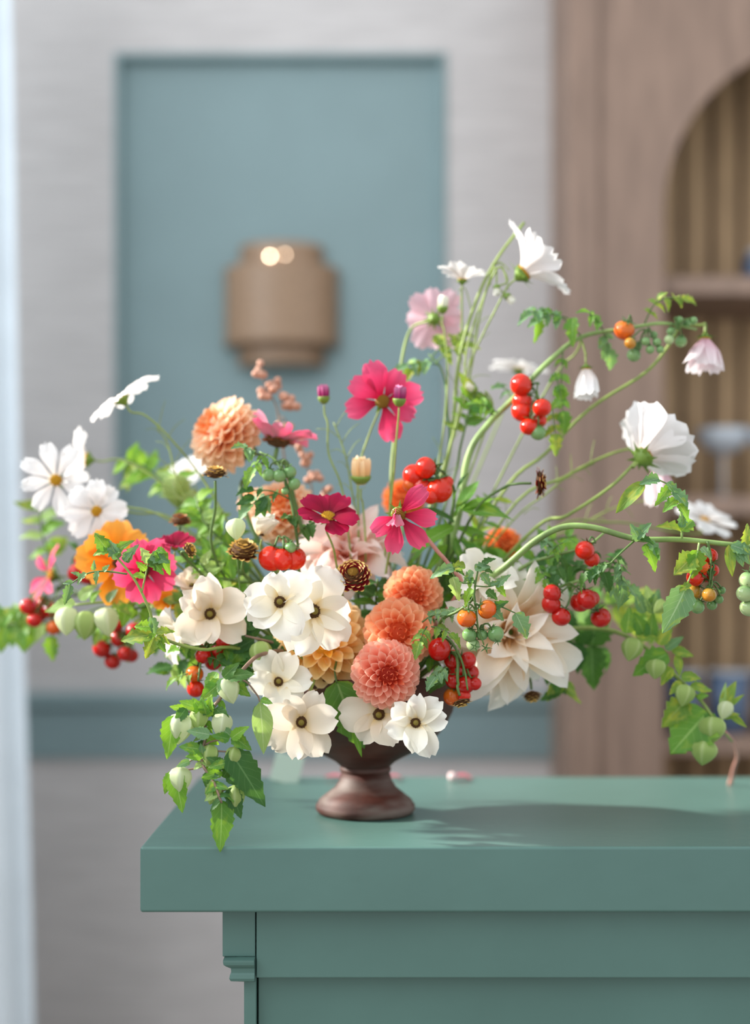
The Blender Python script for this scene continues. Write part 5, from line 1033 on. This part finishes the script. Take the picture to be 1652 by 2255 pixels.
pl.stem([pl.base, P(760, 1440, 1.43), P(738, 1470, 1.40), P(742, 1505, 1.395)], .0014, .001, M_stem_d)
pl.leaf(P(742, 1500, 1.395), P(795, 1655, 1.39), (-.2, -1, .3), 'w', 'fresh', 1, w=.8); pl.leaf(P(780, 1610, 1.388), P(796, 1668, 1.385), (.2, -1, .2), 'l', 'bright')

# feathery cosmos foliage and bronze bud sprays
def feather(label, path, d, seed, n=10, ln=60):
    pl = Plant('feathery_stem', label, 'foliage', None, 'feathery cosmos foliage', seed); pts = PX(path, d)
    pl.stem([pl.base] + pts, .0012, .0007, M_stem); cp = catmull(pts, 6)
    for k in range(n):
        i = int((k + .5) / n * (len(cp) - 1)); p = cp[i]; tg = (cp[min(i + 1, len(cp) - 1)] - cp[max(0, i - 1)]).normalized(); sd = tg.cross(Vector((0, -1, 0))).normalized() * (1 if k % 2 else -1)
        e = p + (tg * pl.r.uniform(.3, .9) + sd * pl.r.uniform(.5, 1) + Vector((0, pl.r.uniform(-.4, .4), .1))) * mpx(ln, d) * pl.r.uniform(.6, 1.1)
        pl.stem([p, p.lerp(e, .5) + Vector((0, 0, .004)), e], .0005, .0003, M_stem, 'frond', 3, 4)
feather('feathery green foliage beside the highest left white cosmos', [(470, 1180), (400, 1080), (370, 980), (345, 940)], 1.54, 61)
feather('feathery foliage in the gap between the pink cosmos and the bud', [(800, 1250), (775, 1080), (760, 1000), (735, 930)], 1.5, 62, 12, 50)
feather('feathery foliage among the tall pale stems', [(960, 1100), (1000, 950), (1030, 820), (1050, 700)], 1.55, 63, 12, 60)
feather('feathery foliage on the curved stems in front of the bookcase', [(1100, 1180), (1200, 1090), (1250, 1050), (1310, 1020)], 1.53, 64, 9, 50)
feather('feathery foliage just above the arching right vine', [(1100, 1230), (1250, 1170), (1350, 1120), (1430, 1100)], 1.58, 65, 10, 60)
# the cut stem sticking up past the highest cosmos
pl = Plant('feathery_stem', 'tall bare cut cosmos stem rising past the highest white cosmos', 'foliage', None, 'feathery cosmos foliage', 66)
pl.stem([pl.base] + PX([(975, 1060), (1010, 800), (1050, 660), (1095, 570), (1155, 490)], 1.53), .0022, .0016, M_stem)
for (a, b_) in (((1088, 585), (1080, 630)), ((1090, 584), (1122, 596)), ((1090, 584), (1120, 640)), ((1040, 690), (1010, 640))): pl.stem(PX([a, ((a[0] + b_[0]) / 2, min(a[1], b_[1]) - 4), b_], 1.53), .0006, .0005, M_stem, 'frond', 4, 4)

pl = Plant('cut_twig', 'bare pinkish brown twig poking out above the coral dahlias', 'twig', None, None, 67)
pl.stem([pl.base] + PX([(1000, 1320, 1.43), (992, 1252, 1.405), (962, 1212, 1.40), (938, 1182, 1.40)]), .0020, .0022, M_pink_stem)
V, Fc = lathe_vf([(.0012, 0), (.0027, .0004), (.0027, .0016), (.0012, .002)], 8)
pl.add('cut_end', mk('cut_end', V, Fc, M_stem), T(P(938, 1182, 1.40)) @ face_frame((-.5, 0, .8)))
M_bronze = paint('bronze_pink_bud', (196, 146, 124), 0.6, 0.15, 200)
def spray(label, path, d, heads, seed):
    pl = Plant('bud_spray', label, 'bud spray', None, 'bronze bud sprays', seed); pts = PX(path, d)
    pl.stem([pl.base] + pts, .0014, .0008, M_stem_p)
    bm_ = cached('bronzebud', lambda: lathe('bud', [(.1, -1), (.6, -.75), (.95, -.1), (.8, .55), (.35, .9), (.05, 1)], 9, M_bronze))
    for (x, y, n, r) in heads:
        for k in range(n):
            c = P(x + pl.r.uniform(-16, 16), y + pl.r.uniform(-14, 14), d + pl.r.uniform(-.012, .012)); j = min(pts, key=lambda q_: (q_ - c).length)
            pl.stem([c, c.lerp(j, .6)], .0005, .0006, M_stem_p, 'pedicel', 2, 4)
            pl.add('bud', bm_, T(c) @ face_frame((c - j) + Vector((0, 0, .01))) @ S(mpx(r, d)))
spray('bronze pink bud spray rising below the sconce', [(660, 1200), (625, 1000), (610, 900), (585, 850), (572, 808)], 1.6, [(575, 812, 6, 9), (590, 860, 9, 10), (638, 885, 8, 10), (600, 845, 4, 9), (625, 940, 4, 9)], 71)
spray('bronze pink bud spray behind the magenta bud', [(690, 1250), (690, 1120), (680, 1040), (665, 1000)], 1.6, [(668, 1010, 6, 9), (690, 1050, 6, 9), (712, 1090, 5, 9), (655, 985, 4, 9)], 72)

# ================================================================== SMALL THINGS ON THE WORKTOP
M_pinkp = petal_mat('fallen_pink_petal', (206, 90, 112), (220, 120, 136), (232, 150, 160), trans=.3)
M_card = paint('pale_green_card', (206, 226, 214), 0.7, 0.02, 20)
yb = TB - 0.03
for (px, lab, s_) in ((738, 'fallen pink petal on the worktop left of the urn stem', .026), (868, 'fallen pink petal on the worktop right behind the urn stem', .022), (1016, 'fallen pink petal lying alone near the back worktop edge', .026)):
    me = petal_round(M_pinkp, int(px) % 5, .7, 1.2, .3)
    add('fallen_petal', me, None, T(((px - CX) / F * yb - s_ / 2, yb, TZ + .0042)) @ R(-PI / 2, 'Z') @ S(s_, s_, s_ * .5), lab, 'petal', 'fallen petals on the worktop')
M_bead = paint('pearl_bead', (250, 220, 222), 0.1, 0.02, 20)
bd = thing('glass_bead', 'tiny shiny pale pink bead beside the lone fallen petal', 'bead', ((996 - CX) / F * yb, yb - .01, TZ))
add('bead', lathe('bead', [(max(.0004, .006 * math.sin(PI * i / 10)), .006 - .006 * math.cos(PI * i / 10)) for i in range(11)], 16, M_bead), bd)
add('hole_ring', lathe('hole_ring', [(.001, .0117), (.002, .0119), (.002, .0123), (.001, .0124)], 10, M_brass), bd)
cdp = thing('folded_card', 'pale green folded card leaning at the back edge of the worktop', 'card', ((624 - CX) / F * (yb - .02), yb - .02, TZ))
V, Fc = box_vf(-.018, .018, -.0006, .0006, 0, .036); me = mk('card_front', V, Fc, M_card, None, False)
add('card_front', me, cdp, R(.25, 'Y') @ R(-.28, 'X')); add('card_back', me, cdp, T((0, .02, 0)) @ R(.25, 'Y') @ R(.28, 'X'))
